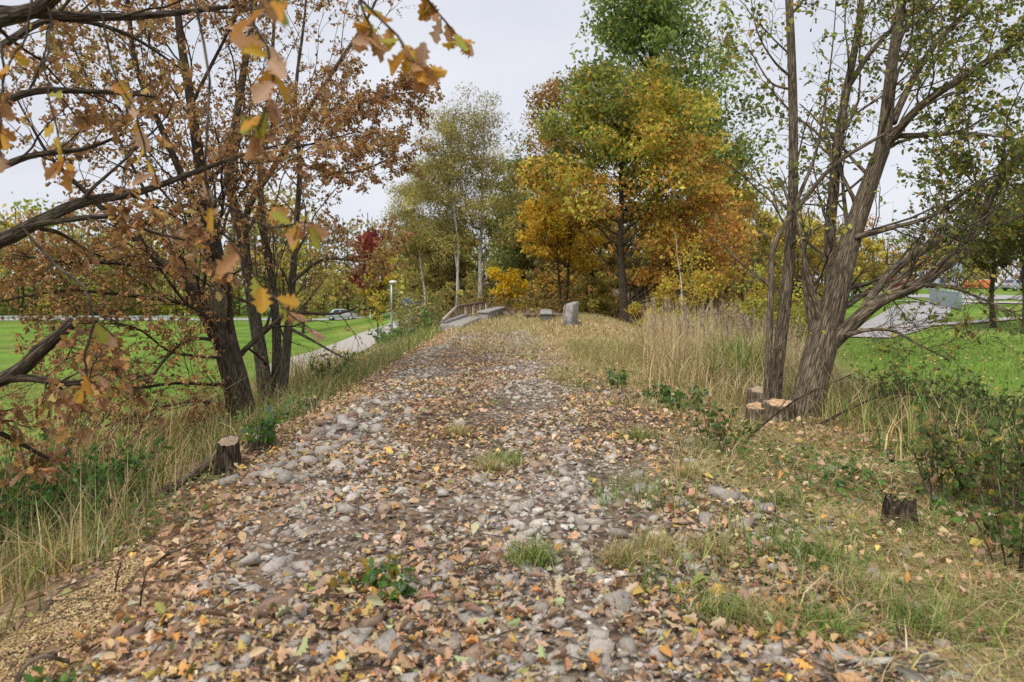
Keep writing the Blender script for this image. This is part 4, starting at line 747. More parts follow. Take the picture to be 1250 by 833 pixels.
env_tree('brown_oak', 'rusty brown oak at the right foot of the broad oak', (cx(862, 40), 40), 7.2, .13, [(0, 4.4, 2.5, 2.4, 2), (-1.2, 2.4, 2, 1.4, 1)], 60, 9500, .15, OAKO + [(.26, .12, .045)])
env_tree('young_birch', 'slender young birch with yellow leaves in front of the brown oak', (cx(838, 27), 27), 4.5, .04, [(.2, 2.6, .7, 1.2, 2), (.3, 1.3, .7, .8, 1)], 30, 1100, .085, YEL[:2] + OAKY[1:2] + [(.4, .4, .08)], m='bark_birch', clf=.1)
# birches left of the bridge
env_tree('birch_tree', 'white-stemmed birch left of the bridge, its trunk the brightest', (cx(586, 50), 50), 14.2, .15, [(-.2, 10.4, 1.5, 3.4, 2.4), (.5, 6.8, 2.4, 2.8, 2.4), (-1.3, 8, 1.8, 2.4, 1.4)], 85, 21000, .15, BIR, m='bark_birch', fine=True, droop=.1, lean=(-.02, 0), trunk_top=.93)
env_tree('birch_tree', 'second birch with forked pale stem just left of the brightest one', (cx(556, 48), 48), 13.6, .1, [(-.9, 10.4, 1.6, 3.0, 2.4), (-.8, 7.0, 2.4, 2.6, 2.4)], 75, 18000, .15, BIR, m='bark_birch', fine=True, droop=.1, lean=(-.05, 0), stems=2)
env_tree('birch_tree', 'leftmost birch with olive crown beside the lamp post', (cx(520, 56), 56), 12.0, .1, [(-.4, 8.4, 2.2, 2.6, 3), (-1.6, 7.0, 1.5, 1.8, 1.2), (.6, 4.5, 1.3, 2, .8)], 75, 17000, .16, BIR + [(.34, .34, .08)], m='bark_birch', fine=True, droop=.08)
env_tree('green_oak', 'dark green tree between the birches and the golden tree', (cx(636, 60), 60), 12.8, .2, [(.3, 9.2, 2.6, 3.0, 2), (-.2, 5.5, 2.8, 2.6, 1.5)], 70, 9500, .2, OAKG + [(.12, .14, .04)])
# thicket around and behind the bridge
th = [('olive shrub tree crowding the lamp post from the right', 522, 74, 8.5, DKU, 2.6), ('olive undergrowth tree right behind the handrail', 545, 60, 7.5, DKU, 2.6), ('shaded brown tree behind the small yellow tree', 625, 66, 9.5, DKU, 3.2),
      ('dark tree in the gap right of the small yellow tree', 668, 58, 8.5, DKU, 2.6), ('brown shrub tree behind the tilted concrete slab', 715, 50, 6.5, OAKO + DKU, 2.4), ('dark tree directly behind the broad oak trunk', 770, 56, 9.5, DKU, 3.2),
      ('olive tree between the brown oak and the slim stem', 905, 58, 7.8, OAKY + DKU, 3.0), ('yellow-green tree glimpsed between slim stem and leaning trunk', 975, 62, 7.6, OAKY + YEL[2:] + BIR, 3.2), ('green tree right of the tall green tree', 925, 72, 11.5, OAKG + OAKY, 3.6), ('yellow bush tree below the leaning trunk limb', 1050, 80, 6.8, OAKY + YEL[:1] + BIR, 3.4)]
for lb, px, d, H, cs, rw in th:
    env_tree('thicket_tree', lb, (cx(px, d), d), H, .1, [(0, H * .62, rw, H * .34, 2), (rw * .3, H * .3, rw * 1.05, H * .24, 1.3)], 60, 7500, .26, cs, stems=3, group='thicket trees around the bridge')
for lb, px, d, H, rw, cs in [('yellow-green bush under the left side of the broad oak', 722, 40, 2.4, 1.3, OAKY + BIR), ('tan bush right of the broad oak trunk', 806, 34, 2.3, 1.2, OAKO[3:] + OAKY[1:]), ('golden bush right of the young birch', 880, 33, 3.6, 1.8, OAKY + OAKO[:1]),
      ('light green bush behind the reeds near the slim stem', 925, 31, 3.4, 1.7, OAKY[1:] + OAKG[1:2]), ('olive bush just behind the handrail', 556, 46, 1.9, 1.4, BIR + OAKY[2:]), ('low olive bush between handrail and small yellow tree', 600, 55, 2.6, 1.6, BIR + DKU), ('low brown bush right of the small yellow tree', 655, 49, 2.8, 1.8, DKU + OAKO[:2]), ('yellow-brown bush behind the dark concrete beam', 690, 47, 3.0, 1.8, OAKO + OAKY)]:
    env_tree('thicket_bush', lb, (cx(px, d), d), H, .05, [(0, H * .5, rw, H * .42, 2), (.2 * rw, H * .25, rw * 1.2, H * .22, 1.2)], 45, 4200, .13, cs, stems=3, group='bushes under the trees', clf=.12)
env_tree('red_tree', 'dark red tree above the silver car', (cx(456, 88), 88), 10.6, .2, [(0, 7.6, 2.5, 2.2, 2), (-.3, 4.5, 2.2, 2, 1)], 45, 6000, .26, [(.3, .05, .04), (.36, .08, .06), (.22, .045, .04)])
env_tree('yellow_hedge_tree', 'yellow-leaved small tree between the lamp post and the red tree', (cx(463, 86), 86), 8.2, .12, [(.3, 5.2, 1.6, 2.4, 2), (0, 2.4, 2, 1.6, 1)], 40, 5000, .22, OAKY + YEL[:1])
env_tree('olive_tree', 'olive leaved tree standing between the grey stems and the silver car', (cx(372, 80), 80), 9.4, .15, [(0, 5.8, 2.8, 2.8, 2), (0, 3, 3, 1.6, 1)], 45, 4500, .22, OAKY[1:] + BIR, stems=2)
env_tree('verge_tree', 'small thin tree beside the lamp post on the bank', (cx(462, 50), 50), 3.6, .07, [(-.3, 2.6, .9, .9, 1)], 18, 380, .14, YEL[:2] + OAKY[1:])
# young street trees at the right edge
for lb, px, d in (('young street tree with dark straight trunk on the right lawn', 1211, 44), ('street tree cut by the right edge of the picture', 1252, 40)):
    env_tree('street_tree', lb, (cx(px, d), d), 8.2, .17, [(0, 5.6, 2.4, 2.1, 2)], 55, 7500, .17, [(.13, .16, .035), (.2, .2, .045), (.32, .24, .05), (.1, .12, .03)], group='street trees on the right lawn')
# far woods, one mass each
def wood(name, label, xr, yf, n, hr, ncl, lsz, cols):
    q = rng.uniform(*xr, ncl); dd = yf + rng.uniform(0, 26, ncl); hh = rng.uniform(*hr, ncl) * (1 + .28 * nz2(q, q * 0, .12, 33)); zz = hh * rng.uniform(.04, 1, ncl) ** 1.05
    k = rng.integers(0, ncl, n); p = np.stack([q, dd, height(q, dd) + zz], -1)[k] + rng.normal(size=(n, 3)) * [1.5, 1.5, 1.0]; p[:, 2] = np.maximum(p[:, 2], height(p[:, 0], p[:, 1]) + .2)
    ccl = pal(cols, ncl, None, .2)[k]; c = np.clip(ccl * (1 + .25 * rng.normal(size=(n, 1))), .01, .8)
    v, ps, cv = scatter(LEAF2, frames(rng.normal(size=(n, 3)), rng.normal(size=(n, 3))), p, rng.uniform(.6, 1.5, n) * lsz, c)
    tr = 160; tx_ = rng.uniform(*xr, tr); ty_ = yf + rng.uniform(0, 22, tr); b0 = np.stack([tx_, ty_, height(tx_, ty_) - .2], -1); tt = np.linspace(0, 1, 5)[None, :, None]
    tv, tps, _ = tubes(b0[:, None] + tt * (np.array([0, 0, 1]) * rng.uniform(5, hr[1], (tr, 1)) + rng.normal(0, .6, (tr, 3)) * [1, 1, 0])[:, None], np.full((tr, 5), .14) * np.linspace(1, .4, 5), 5)
    gmesh(name, label, 'wood', [(v, ps, cv), (tv, tps, np.tile([.09, .075, .055], (len(tv), 1)))], 'leaf')
wood('far_wood', 'far olive and brown wood beyond the left road', (-125, -8), 122, 48000, (10, 18), 560, .75, DKU + OAKY + BIR + OAKG[:2])
wood('far_wood', 'distant mixed wood behind the parked cars on the right', (40, 175), 158, 28000, (8, 16), 320, .75, OAKG + OAKY + OAKO + BIR)
wood('far_wood', 'distant wood closing the view behind the thicket', (-20, 60), 140, 22000, (9, 14), 260, .75, DKU + OAKG + OAKY)

# ------------------------------------------------------------------ shrubs
def shrub(name, label, base, h, spread, nst, cols, wts, lsz, lk=3, m='bark_stick', proto=LEAFB, cat='shrub', arch=.0, dens=5):
    x0, y0 = base; z0 = hz(x0, y0); root = thing(name, label, cat, (x0, y0, z0)); a = rng.uniform(0, 6.28, nst); s = rng.uniform(0, 1, nst) ** .6 * spread; t = np.linspace(0, 1, 9)[None, :, None]
    b0 = np.stack([np.cos(a) * s * .35, np.sin(a) * s * .35, np.full(nst, -.05)], -1); tp_ = np.stack([np.cos(a) * s, np.sin(a) * s, h * rng.uniform(.55, 1.05, nst)], -1)
    md_ = b0 * .5 + tp_ * .5 + np.array([0, 0, 1]) * (h * (.15 + arch)); pl = b0[:, None] * (1 - t) ** 2 + 2 * t * (1 - t) * md_[:, None] + t ** 2 * tp_[:, None]; rr = np.full((nst, 1), .006) * np.linspace(1, .4, 9)[None]
    l2, q2 = spawn(pl, rr, dens, .25, 1, (.7, .25), .3, .6, 5, .15, (0, 0, .02), minr=.002, lmin=.08, lmax=.5)
    v, ps, bk = join([tubes(pl, rr, 5), tubes(l2, q2, 3)]); tag(obj('stem_cluster', mesh('stem_cluster', v, ps, bk=bk, smooth=True), M[m], root), kind='stuff')
    v, ps, c = join([leafset(l2, lk, lsz, cols, wts, proto), leafset(pl, lk * 2, lsz, cols, wts, proto)]); tag(obj('foliage', mesh('foliage', v, ps, c), M['leaf'], root), kind='stuff')
    return root
BR = [(.1, .17, .045), (.14, .22, .05), (.075, .12, .035), (.19, .24, .07)]; BRM = BR + BR + [(.4, .34, .08), (.36, .2, .1)]
for lb, px, d, h, sp, ns, cs, ls in [
    ('bramble thicket at the right edge beside the dark rotten stump', 1225, 5.6, .75, .7, 42, BRM, .05), ('low bramble bush in the bottom right corner', 1240, 4.5, .45, .6, 26, BRM, .05), ('dark green bush at the right edge below the lawn', 1230, 8.6, .8, .9, 44, BR, .06),
    ('reddish-green shrub right of the leaning trunk', 1120, 11.0, .85, .9, 34, BRM + [(.34, .2, .09)], .06), ('leafy shrub filling the dip behind the leaning trunk', 1070, 12.5, .65, 1.1, 34, BR + STRAW[:1], .06), ('grassy green bush between the leaning trunk and the right edge', 1185, 12.5, .6, 1.3, 36, BR + [(.16, .2, .06)], .065),
    ('yellow-leaved bramble sprig behind the rotten stump', 1150, 5.9, .6, .4, 10, [(.5, .35, .05)] + BRM, .045), ('small green sprig on the verge left of the stumps', 825, 10.0, .3, .45, 16, LEAFG, .06), ('low green seedling clump right of the track centre', 752, 11.6, .3, .2, 8, LEAFG, .07),
    ('bramble sprig on the stones at the bottom left of centre', 462, 4.0, .14, .28, 10, LEAFG + [(.5, .35, .05)], .05), ('green bramble sprig with bare twigs on the verge in front of the stumps', 872, 7.4, .4, .3, 8, BRM, .05),
    ('dark nettle bed on the left slope', 95, 7.6, .7, .9, 60, LEAFG[:3], .06), ('second green nettle patch further left down the slope', 20, 6.6, .7, .8, 46, LEAFG[:3], .06), ('green bush on the bank below the lamp post', 478, 26, .8, .9, 40, LEAFG + [(.2, .26, .06)], .09), ('thorny yellowing bush on the bank edge left of the track', 432, 20, .55, .7, 28, BRM + OAKY, .07),
    ('leafy sprout beside the tall left stump', 318, 8.0, .42, .22, 7, LEAFG, .07), ('bushy weeds on the bank left of the handrail', 524, 31, 1.0, 1.0, 40, LEAFG + OLIVE, .09), ('straw-coloured bush right of the street lamp', 497, 36, 1.7, 1.3, 44, OLIVE + STRAW[:2], .1), ('green-brown bush between street lamp and handrail', 516, 41, 2.0, 1.5, 46, OLIVE + LEAFG[3:4] + [(.4, .3, .12)], .11), ('small green plant at the bottom left corner', 65, 3.0, .12, .14, 5, LEAFG, .05), ('ragged hazel-like bush on the bank near the small stump', 402, 15.5, .6, .5, 18, OLIVE + BR, .06)]:
    shrub('shrub' if 'nettle' not in lb else 'nettle_patch', lb, (cx(px, d), d), h, sp, ns, cs, None, ls)
# rust-leaved branches low on the left edge belong to a young oak down the slope
b = (cx(40, 8.5), 8.5); shrub('young_oak', 'rust-leaved young oak low on the left edge', b, 1.7, 1.4, 34, RUST, None, .075, 1, proto=OAK, dens=6, cat='tree', m='bark_dark')

b = (cx(-10, 7.2), 7.2); shrub('young_oak', 'second rust-leaved young oak cut by the left edge, nearer than the first', b, 1.3, .8, 26, RUST, None, .07, 1, proto=OAK, dens=6, cat='tree', m='bark_dark')
# ------------------------------------------------------------------ stumps and cut wood
def stump(label, px, py, d, r, h, fresh=True, old=False, m='bark_willow', tilt=(0, 0), ell=1.0, cutname='cut_face', z=None):
    p = on(px, py, d); root = thing('tree_stump', label, 'stump', tuple(p)); k = 14; t = np.linspace(-.25, 1, k); th_ = np.linspace(0, 2 * np.pi, 26, endpoint=False)
    rr = r * (1 + .35 * np.exp(-np.maximum(t, 0) * h / .09))[:, None] * (1 + .07 * np.sin(th_ * 3 + px) + .05 * np.sin(th_ * 7 + 2) + .07 * rng.normal(size=26))[None]
    X = rr * np.cos(th_) * ell + tilt[0] * (t * h)[:, None]; Y = rr * np.sin(th_); Z = (t * h)[:, None] + 0 * rr
    Z[-1] += .1 * r * np.cos(th_ + px) + (.26 * Y[-1] if fresh else 0) + .05 * r * rng.normal(size=26)
    if not fresh: Z[-1] += h * .3 * rng.uniform(-1, .8, 26); Z[-2] += h * .1 * rng.uniform(-1, 1, 26)
    V = np.stack([X, Y, Z], -1); i = np.arange(k * 26).reshape(k, 26); q = np.stack([i[:-1], np.roll(i[:-1], -1, 1), np.roll(i[1:], -1, 1), i[1:]], -1).reshape(-1, 4)
    if fresh:
        rim = V[-1] * .93 + V[-1].mean(0) * .07; V = np.concatenate([V, rim[None] - [0, 0, .002]]); i2 = np.arange(26) + (k - 1) * 26; q = np.concatenate([q, np.stack([i2, np.roll(i2, -1), np.roll(i2, -1) + 26, i2 + 26], -1)]); Z = V[..., 2]
    bk = np.stack([np.cos(th_)[None] * r + 0 * Z, np.sin(th_)[None] * r + 0 * Z, Z], -1) + px
    obj('bark', mesh('bark', V.reshape(-1, 3), [q], bk=bk.reshape(-1, 3), smooth=True), M[m], root)
    c0 = V[-1].mean(0) - [0, 0, 0 if fresh else h * .35]; rings = [V[-1] * 1.0 if fresh else V[-1] * .93 + c0 * .07, V[-1] * .6 + c0 * .4 + np.array([0, 0, .01]) * rng.normal(size=(26, 1)), c0[None]]
    V2 = np.concatenate(rings); a = np.arange(26); q = np.stack([a, np.roll(a, -1), np.roll(a, -1) + 26, a + 26], -1); tr = np.stack([a + 26, np.roll(a, -1) + 26, np.full(26, 52)], -1)
    obj(cutname, mesh(cutname, V2 + [0, 0, -.002], [q, tr], bk=V2 + px), (M['cut_old'] if old else M['cut']) if fresh else M['bark_dark'], root); return root
stump('fresh stump with wide orange-tan cut at the foot of the leaning tree', 950, 518, 9.0, .135, .25, ell=1.15, tilt=(.05, 0))
stump('smaller fresh sawn stump left of the wide orange-tan one', 923, 512, 9.1, .105, .21, ell=1.1)
stump('old brown stump behind the two fresh sawn stumps', 930, 497, 9.75, .13, .3, old=True, m='bark_willow', ell=1.2)
stump('tall narrow bark-covered stump on the left slope edge', 281, 582, 7.6, .1, .3, old=True, m='bark_dark', tilt=(-.05, 0))
stump('short stump half hidden behind the tall narrow stump', 314, 566, 8.3, .085, .16, old=True, m='bark_dark')
stump('small fresh-cut stump standing alone on the left bank', 379, 503, 11.2, .085, .24, m='bark_willow')
stump('low pale stump at the foot of the grey stems', 337, 512, 13.2, .14, .12, m='bark_willow')
stump('dark rotten stump with jagged top on the right verge', 1098, 645, 5.25, .09, .17, fresh=False, m='bark_dark')
stump('flat low cut stump on the right of the track, in straw', 748, 474, 12.6, .13, .07, m='bark_willow')
def stick(label, rows, r0, r1, m='bark_stick', name='fallen_branch', side=2, cat='branch'):
    c3 = catmull([P(*r) for r in rows], 18); org = c3[0].copy(); root = thing(name, label, cat, tuple(org)); rad = np.linspace(r0, r1, 18)
    limb_obj('stem', c3, rad, M[m], root, org, 8, .05)
    if side:
        l, q = spawn(c3[None], rad[None], side, .3, .95, (.6, .2), .3, .6, 6, .12, (0, 0, .0), minr=.002)
        for k in range(len(l)): limb_obj('side_twig', l[k], q[k], M[m], root, org, 5, 0)
    return root
def G(px, d, dz): x = cx(px, d); z = float(tz(np.array([x]), np.array([d]))[0]) + dz; return (px, HOR + (EYE - z) * F / d, d)
stick('bent grey branch lying on the wood chips', [G(18, 3.05, .0), G(24, 3.15, .09), G(50, 3.2, .13), G(84, 3.3, .06)], .012, .008)
stick('bare dark branch slanting up from the verge across the stump foot', [G(905, 7.9, .0), G(940, 8.2, .2), G(985, 8.5, .42), G(1040, 8.6, .62)], .016, .006, 'bark_dark', side=4)
stick('thin pole leaning right of the leaning trunk', [G(1000, 8.6, .08), G(1040, 8.7, .25), G(1090, 8.9, .45), G(1150, 9.2, .5)], .016, .008, 'bark_dark', side=2)
stick('long fallen branch in the grass right of the stumps', [G(1010, 8.2, .05), G(1080, 8.3, .12), G(1160, 8.6, .2), G(1225, 8.9, .22)], .015, .007)
stick('pale cut log lying on the left slope behind the tall stump', [G(262, 8.0, .1), G(235, 7.7, .06), G(205, 7.4, .05)], .05, .04, 'bark_stick', 'cut_log', 0, 'log')
stick('curved pale stick on the stones near the bottom edge', [G(255, 3.9, .02), G(262, 3.75, .05), G(285, 4.0, .06), G(300, 4.1, .03)], .008, .005)
stick('thin stick crossing the leaves at lower centre', [G(478, 4.4, .03), G(510, 4.45, .05), G(548, 4.5, .04)], .006, .004, side=1)
stick('straight twig at the bottom right of centre', [G(770, 3.5, .02), G(800, 3.55, .04), G(850, 3.65, .04)], .006, .004, side=0)
stick('dark twig lying on the brown slope beside the chips', [G(185, 4.5, .03), G(205, 4.6, .06), G(240, 4.8, .05)], .009, .005, 'bark_dark', side=1)
for k, (px, d, h) in enumerate(((170, 3.9, .2), (140, 4.2, .16), (1135, 5.6, .7), (1165, 5.9, .6))):
    stick(['bare upright stem on the brown slope', 'second bare upright stem nearer the slope grass', 'bare upright stem right of the rotten stump', 'second upright stem further right of the rotten stump'][k], [G(px, d, -.02), G(px + 3, d, h * .5), G(px + 8, d, h)], .005, .003, 'bark_dark', side=4)

# ------------------------------------------------------------------ bridge remains
rail = thing('handrail', 'rusty metal handrail on the left side of the old bridge', 'railing', (-2.4, 27.5, hz(-2.4, 27.5)))
ro = np.array(rail.location)
rl = [np.array([-2.38, 27.6, .32]), np.array([-2.26, 32.6, .62]), np.array([-1.30, 40.5, .62])]
v, ps, bk = tubes(np.array([catmull(rl[:2], 5)]), np.full((1, 5), .055), 8, cap=True); obj('sloping_rail', mesh('sloping_rail', v - ro, ps, smooth=True), M['rail_pink'], rail)
v, ps, bk = tubes(np.array([catmull(rl[1:], 5)]), np.full((1, 5), .05), 8, cap=True); obj('top_rail', mesh('top_rail', v - ro, ps, smooth=True), M['rust'], rail)
for k, t in enumerate([0, .5, 1.0]):
    p = rl[0] + (rl[1] - rl[0]) * t; boxo('post', M['rust'], rail, (p[0] - ro[0], p[1] - ro[1], (p[2] - .6) / 2 - ro[2] - .02, .09, .09, p[2] + .6))
for k in range(1, 13):
    p = rl[1] + (rl[2] - rl[1]) * k / 12; boxo('post', M['rust'] if k % 3 else M['rail_pink'], rail, (p[0] - ro[0], p[1] - ro[1], (p[2] - .5) / 2 - ro[2] - .02, .07 if k < 12 else .12, .07, p[2] + .5))
sl = thing('concrete_slab', 'flat concrete edge slab below the handrail', 'slab', (-1.85, 30.5, .0)); s = boxo('block', M['concrete'], sl, (0, 0, .02, .8, 6.4, .3, -.07), bev=.03); boxo('block', M['concrete'], sl, (-.32, 0.1, .22, .2, 6.0, .1, -.07), bev=.02)
bm_ = thing('concrete_beam', 'raised pale concrete beam beside the left handrail', 'beam', (-.85, 36.2, .0)); boxo('block', M['concrete'], bm_, (0, 0, .1, .42, 6.6, .46, -.1), bev=.03); boxo('coping', M['concrete'], bm_, (0, 0, .37, .52, 6.7, .08, -.1), bev=.02)
bm_ = thing('concrete_beam', 'dark weathered concrete beam on the right of the old bridge', 'beam', (1.45, 34.0, .0)); boxo('block', M['concrete_dark'], bm_, (0, 0, .1, .4, 4.4, .44, -.04), bev=.03); boxo('coping', M['concrete'], bm_, (0, 0, .35, .5, 4.5, .07, -.04), bev=.02)
sb = thing('concrete_parapet', 'upright tilted concrete slab right of the old bridge', 'parapet', (2.0, 28.4, hz(2.0, 28.4))); sb.rotation_euler = (R(-3), R(4), R(-12))
V, qd = boxm((0, .55, .36, .3, 1.7, 1.14)); V[4:, 0] += [.05, .02, .08, .0]; V[[4, 5], 2] -= .1; V[[6, 7], 2] += .04
o = obj('slab', mesh('slab', V, qd), M['concrete'], sb); md = o.modifiers.new('b', 'BEVEL'); md.width = .03; md.segments = 2
for k in range(4): boxo('board', M['rail_pink'] if k == 2 else M['concrete'], sb, (-.17, .0 + .38 * k, .5, .05, .3, .56 + .03 * k), bev=.01)
boxo('footing', M['concrete_dark'], sb, (.08, .6, .02, .42, 1.9, .42), bev=.03)
rb = np.random.default_rng(3)
for k in range(36):
    j = k % 12; me = mesh('rubble', *PROTO[j], np.tile([.2, .15, .11], (len(PROTO[j][0]), 1))); me.materials.append(M['stone']); o = obj('stone', me, None, track); xx, yy = rb.uniform(-.4, 2.4), rb.uniform(35, 42); o.location = (xx, yy, hz(xx, yy) + .12); s = rb.uniform(.2, .7); o.scale = (s, s * .9, s * .8); o.rotation_euler = (rb.uniform(-.5, .5), rb.uniform(-.5, .5), rb.uniform(0, 6))

# ------------------------------------------------------------------ lamp, poles, railing, guard rail, markers
def cyl(name, m, parent, p0, p1, r0, r1, sides=10):
    v, ps, bk = tubes(np.array([catmull([p0, p1], 4)]), np.linspace(r0, r1, 4)[None], sides, cap=True); return obj(name, mesh(name, v, ps, smooth=True), m, parent)
d = 57; lx = cx(478, d); lz = hz(lx, d); lp = thing('street_lamp', 'slim grey street lamp with flat white head by the left footpath', 'lamp', (lx, d, lz))
LH = 1.52 - lz; cyl('pole', M['galv'], lp, (0, 0, -.1), (0, 0, LH + .05), .1, .075)
th_ = np.linspace(0, 2 * np.pi, 20, endpoint=False); prof = [(0.05, LH), (.26, LH + .03), (.32, LH + .1), (.26, LH + .18), (.07, LH + .23)]
V = np.concatenate([np.stack([.12 + r * np.cos(th_), r * .7 * np.sin(th_), np.full(20, z)], -1) for r, z in prof]); i = np.arange(100).reshape(5, 20)
obj('lamp_head', mesh('lamp_head', V, [np.stack([i[:-1], np.roll(i[:-1], -1, 1), np.roll(i[1:], -1, 1), i[1:]], -1).reshape(-1, 4), i[-1][None], i[0][::-1][None]], smooth=True), M['lamp_glass'], lp)
d = 60
stick('thin leaning dead stem beside the street lamp', [(481, 352, 52), (500, 375, 50), (515, 392, 47), (524, 410, 44)], .05, .03, 'bark_stick', 'dead_stem', 0, 'branch')
for lb, px, d, top in (('thin grey lamp pole seen left of the leaning limb', 1040, 62, 7.2), ('grey sign pole at the near end of the blue railing', 1172, 57, 4.2)):
    xx = cx(px, d); p = thing('pole', lb, 'pole', (xx, d, hz(xx, d))); cyl('shaft', M['galv'], p, (0, 0, -.1), (0, 0, top), .08 if top > 5 else .1, .06 if top > 5 else .1)
    if top > 5: boxo('lamp_head', M['galv'], p, (.3, 0, top + .03, .7, .25, .1), bev=.02)
    else: boxo('sign_plate', M['steel_paint'], p, (-.35, -.14, 3.2, .55, .05, 1.3), bev=.01); boxo('sign_plate', M['white_paint'], p, (-.1, -.14, 2.2, .4, .05, .35), bev=.01)
a = np.array([cx(1174, 58), 58.0]); bq = np.array([cx(1135, 70), 70.0]); ur = thing('underpass_railing', 'blue-grey vertical bar railing beside the cycle path', 'railing', (a[0], a[1], hz(*a))); ang = math.atan2(bq[1] - a[1], bq[0] - a[0]); oz = hz(*a)
nb = 16
for k in range(nb):
    t = (k + .5) / nb; p = a + (bq - a) * t; zz = hz(*p) - oz; boxo('bar', M['steel_paint'], ur, (p[0] - a[0], p[1] - a[1], zz + .72, .62, .05, 1.1, ang), bev=.01)
    if k % 2 == 0: cyl('post', M['galv'], ur, (p[0] - a[0] + .08, p[1] - a[1], zz - .1), (p[0] - a[0] + .08, p[1] - a[1], zz + 1.4), .04, .04, 8)
mid = (a + bq) / 2 - a; ln = float(np.linalg.norm(bq - a))
v, ps, bk = tubes(np.array([catmull([(0, 0, 1.3), (*(bq - a), hz(*bq) - oz + 1.3)], 4)]), np.full((1, 4), .045), 8, cap=True); obj('top_rail', mesh('top_rail', v, ps, smooth=True), M['steel_paint'], ur)
v, ps, bk = tubes(np.array([catmull([(0, 0, .12), (*(bq - a), hz(*bq) - oz + .12)], 4)]), np.full((1, 4), .1), 4, cap=True); obj('plinth', mesh('plinth', v, ps), M['concrete'], ur)
gr = thing('guard_rail', 'low grey guard rail along the left road', 'guard rail', (-62, 109.3, hz(-62, 109.3)))
for k in range(13): boxo('post', M['galv'], gr, (-38 + k * 4.4, .12, .2, .14, .1, .9))
boxo('beam', M['galv'], gr, (-12, 0, .58, 56, .06, .26), bev=.02)
for lb, px in (('white roadside marker post in front of the guard rail', 142), ('white marker post near the silver car', 452), ('white marker post glimpsed between the oak limbs', 226)):
    xx = cx(px, 108.6); p = thing('marker_post', lb, 'marker post', (xx, 108.6, hz(xx, 108.6)), group='roadside marker posts'); boxo('post', M['white_paint'], p, (0, 0, .5, .16, .12, 1.05), bev=.02); boxo('black_band', M['black'], p, (0, 0, .82, .168, .128, .16)); boxo('reflector', M['orange'], p, (0, -.067, .82, .06, .01, .12))

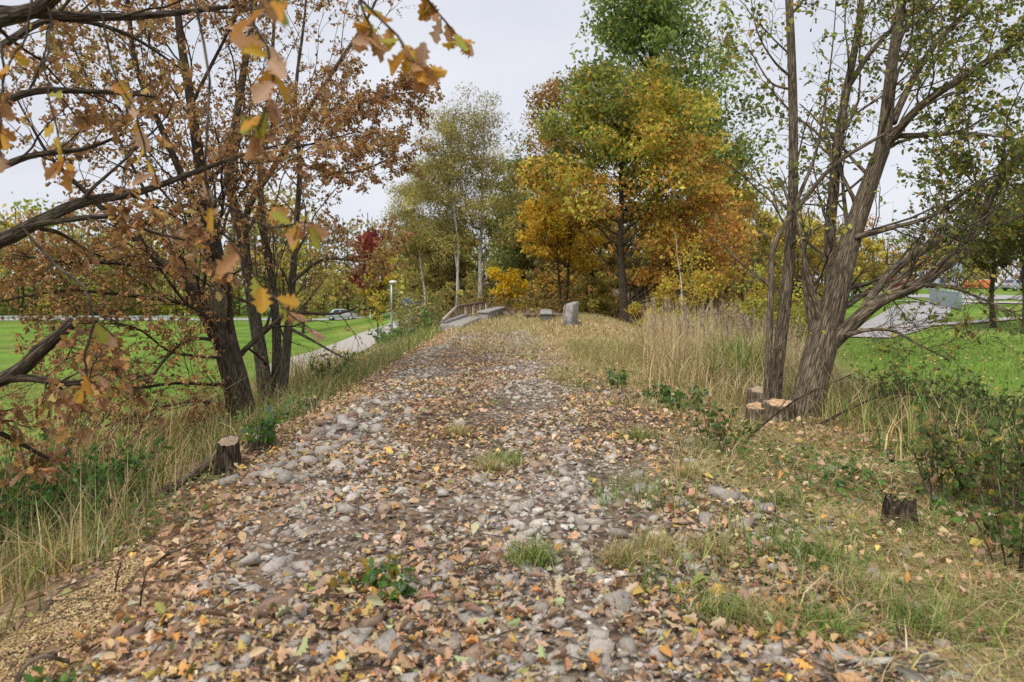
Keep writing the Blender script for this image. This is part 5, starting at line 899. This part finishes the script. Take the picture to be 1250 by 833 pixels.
# ------------------------------------------------------------------ cars, house
def car(label, x0, y0, rz, paint, group='far cars', van=False):
    root = thing('parked_car', label, 'car', (x0, y0, hz(x0, y0) + .07), rz, group); L_, W_ = 4.3, 1.75
    pr = [(-2.15, .35), (-2.13, .72), (-2.0, .9), (-1.55, .98), (-1.15, 1.42), (-.7, 1.5), (.3, 1.5), (.75, 1.36), (1.15, .98), (1.85, .86), (2.1, .7), (2.15, .35), (1.75, .22), (-1.75, .22)]
    if van: pr = [(-2.15, .35), (-2.15, 1.0), (-2.05, 1.75), (-1.8, 1.85), (.5, 1.85), (1.0, 1.6), (1.4, 1.05), (1.9, .92), (2.12, .75), (2.15, .35), (1.75, .22), (-1.75, .22)]
    k = len(pr); ins = lambda z: W_ / 2 - max(0, z - .9) * .28
    V = np.array([[x, -ins(z), z] for x, z in pr] + [[x, ins(z), z] for x, z in pr]); q = np.array([[j, (j + 1) % k, (j + 1) % k + k, j + k] for j in range(k)])
    o = obj('body', mesh('body', V, [q, np.arange(k)[::-1][None], (np.arange(k) + k)[None]]), M['paint_' + paint], root); md = o.modifiers.new('b', 'BEVEL'); md.width = .05; md.segments = 2
    zt = 1.42 if not van else 1.72
    for s in (-1, 1):
        for (xa, xb, xc, xd) in ((-1.2, -.15, -.15, -.85), (-.05, .95, .6, -.05)):
            V = np.array([[xa, 0, .99], [xb, 0, .99], [xc, 0, zt], [xd, 0, zt]]); V[:, 1] = [s * (ins(z) + .008) for z in V[:, 2]]; obj('side_window', mesh('side_window', V, [np.array([[0, 1, 2, 3] if s < 0 else [3, 2, 1, 0]])]), M['glass'], root)
    fx = [(1.12, 1.0), (.78, 1.34)] if not van else [(1.38, 1.07), (1.03, 1.57)]; bx_ = [(-1.53, 1.01), (-1.19, 1.38)] if not van else [(-2.155, 1.05), (-2.08, 1.65)]
    for nm, e in (('windscreen', fx), ('rear_window', bx_)):
        off = .015 if nm == 'windscreen' else -.015
        V = np.array([[e[0][0] + off, -.68, e[0][1] + .01], [e[0][0] + off, .68, e[0][1] + .01], [e[1][0] + off, .6, e[1][1] + .01], [e[1][0] + off, -.6, e[1][1] + .01]]); obj(nm, mesh(nm, V, [np.array([[0, 1, 2, 3]])]), M['glass'], root)
    for sx in (-1.32, 1.35):
        for sy in (-.8, .8):
            wh = cyl('wheel', M['tyre'], root, (sx, sy - .1, .25), (sx, sy + .1, .25), .32, .32, 18); cyl('rim', M['galv'], wh, (sx, sy - .108, .25), (sx, sy + .108, .25), .2, .2, 12)
    for s in (-.6, .6): boxo('headlight', M['lamp_glass'], root, (2.06, s, .66, .12, .34, .14)); boxo('tail_light', M['paint_red'], root, (-2.1, s, .78, .1, .28, .16))
    return root
car('silver car on the left road beyond the footpath', cx(416, 111), 111.6, R(4), 'silver', 'cars on the left road')
car('dark blue car half hidden by the birches', cx(507, 117), 117.0, R(8), 'blue', 'cars on the left road')
for lb, px, d, rz, pt, vn in (('silver van parked left of the orange barrier', 1150, 138, 10, 'silver', True), ('white car left of the silver van', 1128, 140, 14, 'whitecar', False), ('red car partly hidden behind the leaning limb', 1108, 141, 20, 'red', False), ('dark car behind the orange barrier', 1178, 143, 5, 'darkcar', False), ('white car right of the orange barrier', 1201, 141, 8, 'whitecar', False), ('blue-silver car at the right edge beyond the lawn', 1243, 108, 12, 'silver', False), ('red car behind the limb fork', 1092, 142, 15, 'red', True)):
    car(lb, cx(px, d), d, R(rz), pt, 'cars parked far right', vn)
xx = cx(1189, 134); ob = thing('orange_barrier', 'long orange barrier in front of the far parked cars', 'barrier', (xx, 134, hz(xx, 134)))
for k in range(4): boxo('panel', M['orange'], ob, (-2.1 + 1.4 * k, 0, .78, 1.32, .5, 1.45), bev=.04); boxo('foot', M['black'], ob, (-2.1 + 1.4 * k, 0, .06, 1.1, .8, .14), bev=.02)
xx = cx(410, 170); hs = thing('house', 'pale house with red roof among the far left trees', 'house', (xx, 168, hz(xx, 168))); boxo('wall', M['wall'], hs, (0, 0, 1.9, 9, 7, 4.2))
V = np.array([[-5, -4, 3.9], [5, -4, 3.9], [5, 4, 3.9], [-5, 4, 3.9], [-5, 0, 6.6], [5, 0, 6.6]]); obj('roof', mesh('roof', V, [np.array([[0, 1, 5, 4], [2, 3, 4, 5], [3, 2, 1, 0]]), np.array([[0, 4, 3], [1, 2, 5]])]), M['roof'], hs)
for k in range(3): wf = boxo('window', M['white_paint'], hs, (-2.8 + 2.8 * k, -3.53, 2.2, 1.2, .08, 1.3)); boxo('pane', M['glass'], wf, (-2.8 + 2.8 * k, -3.58, 2.2, 1.0, .03, 1.1))
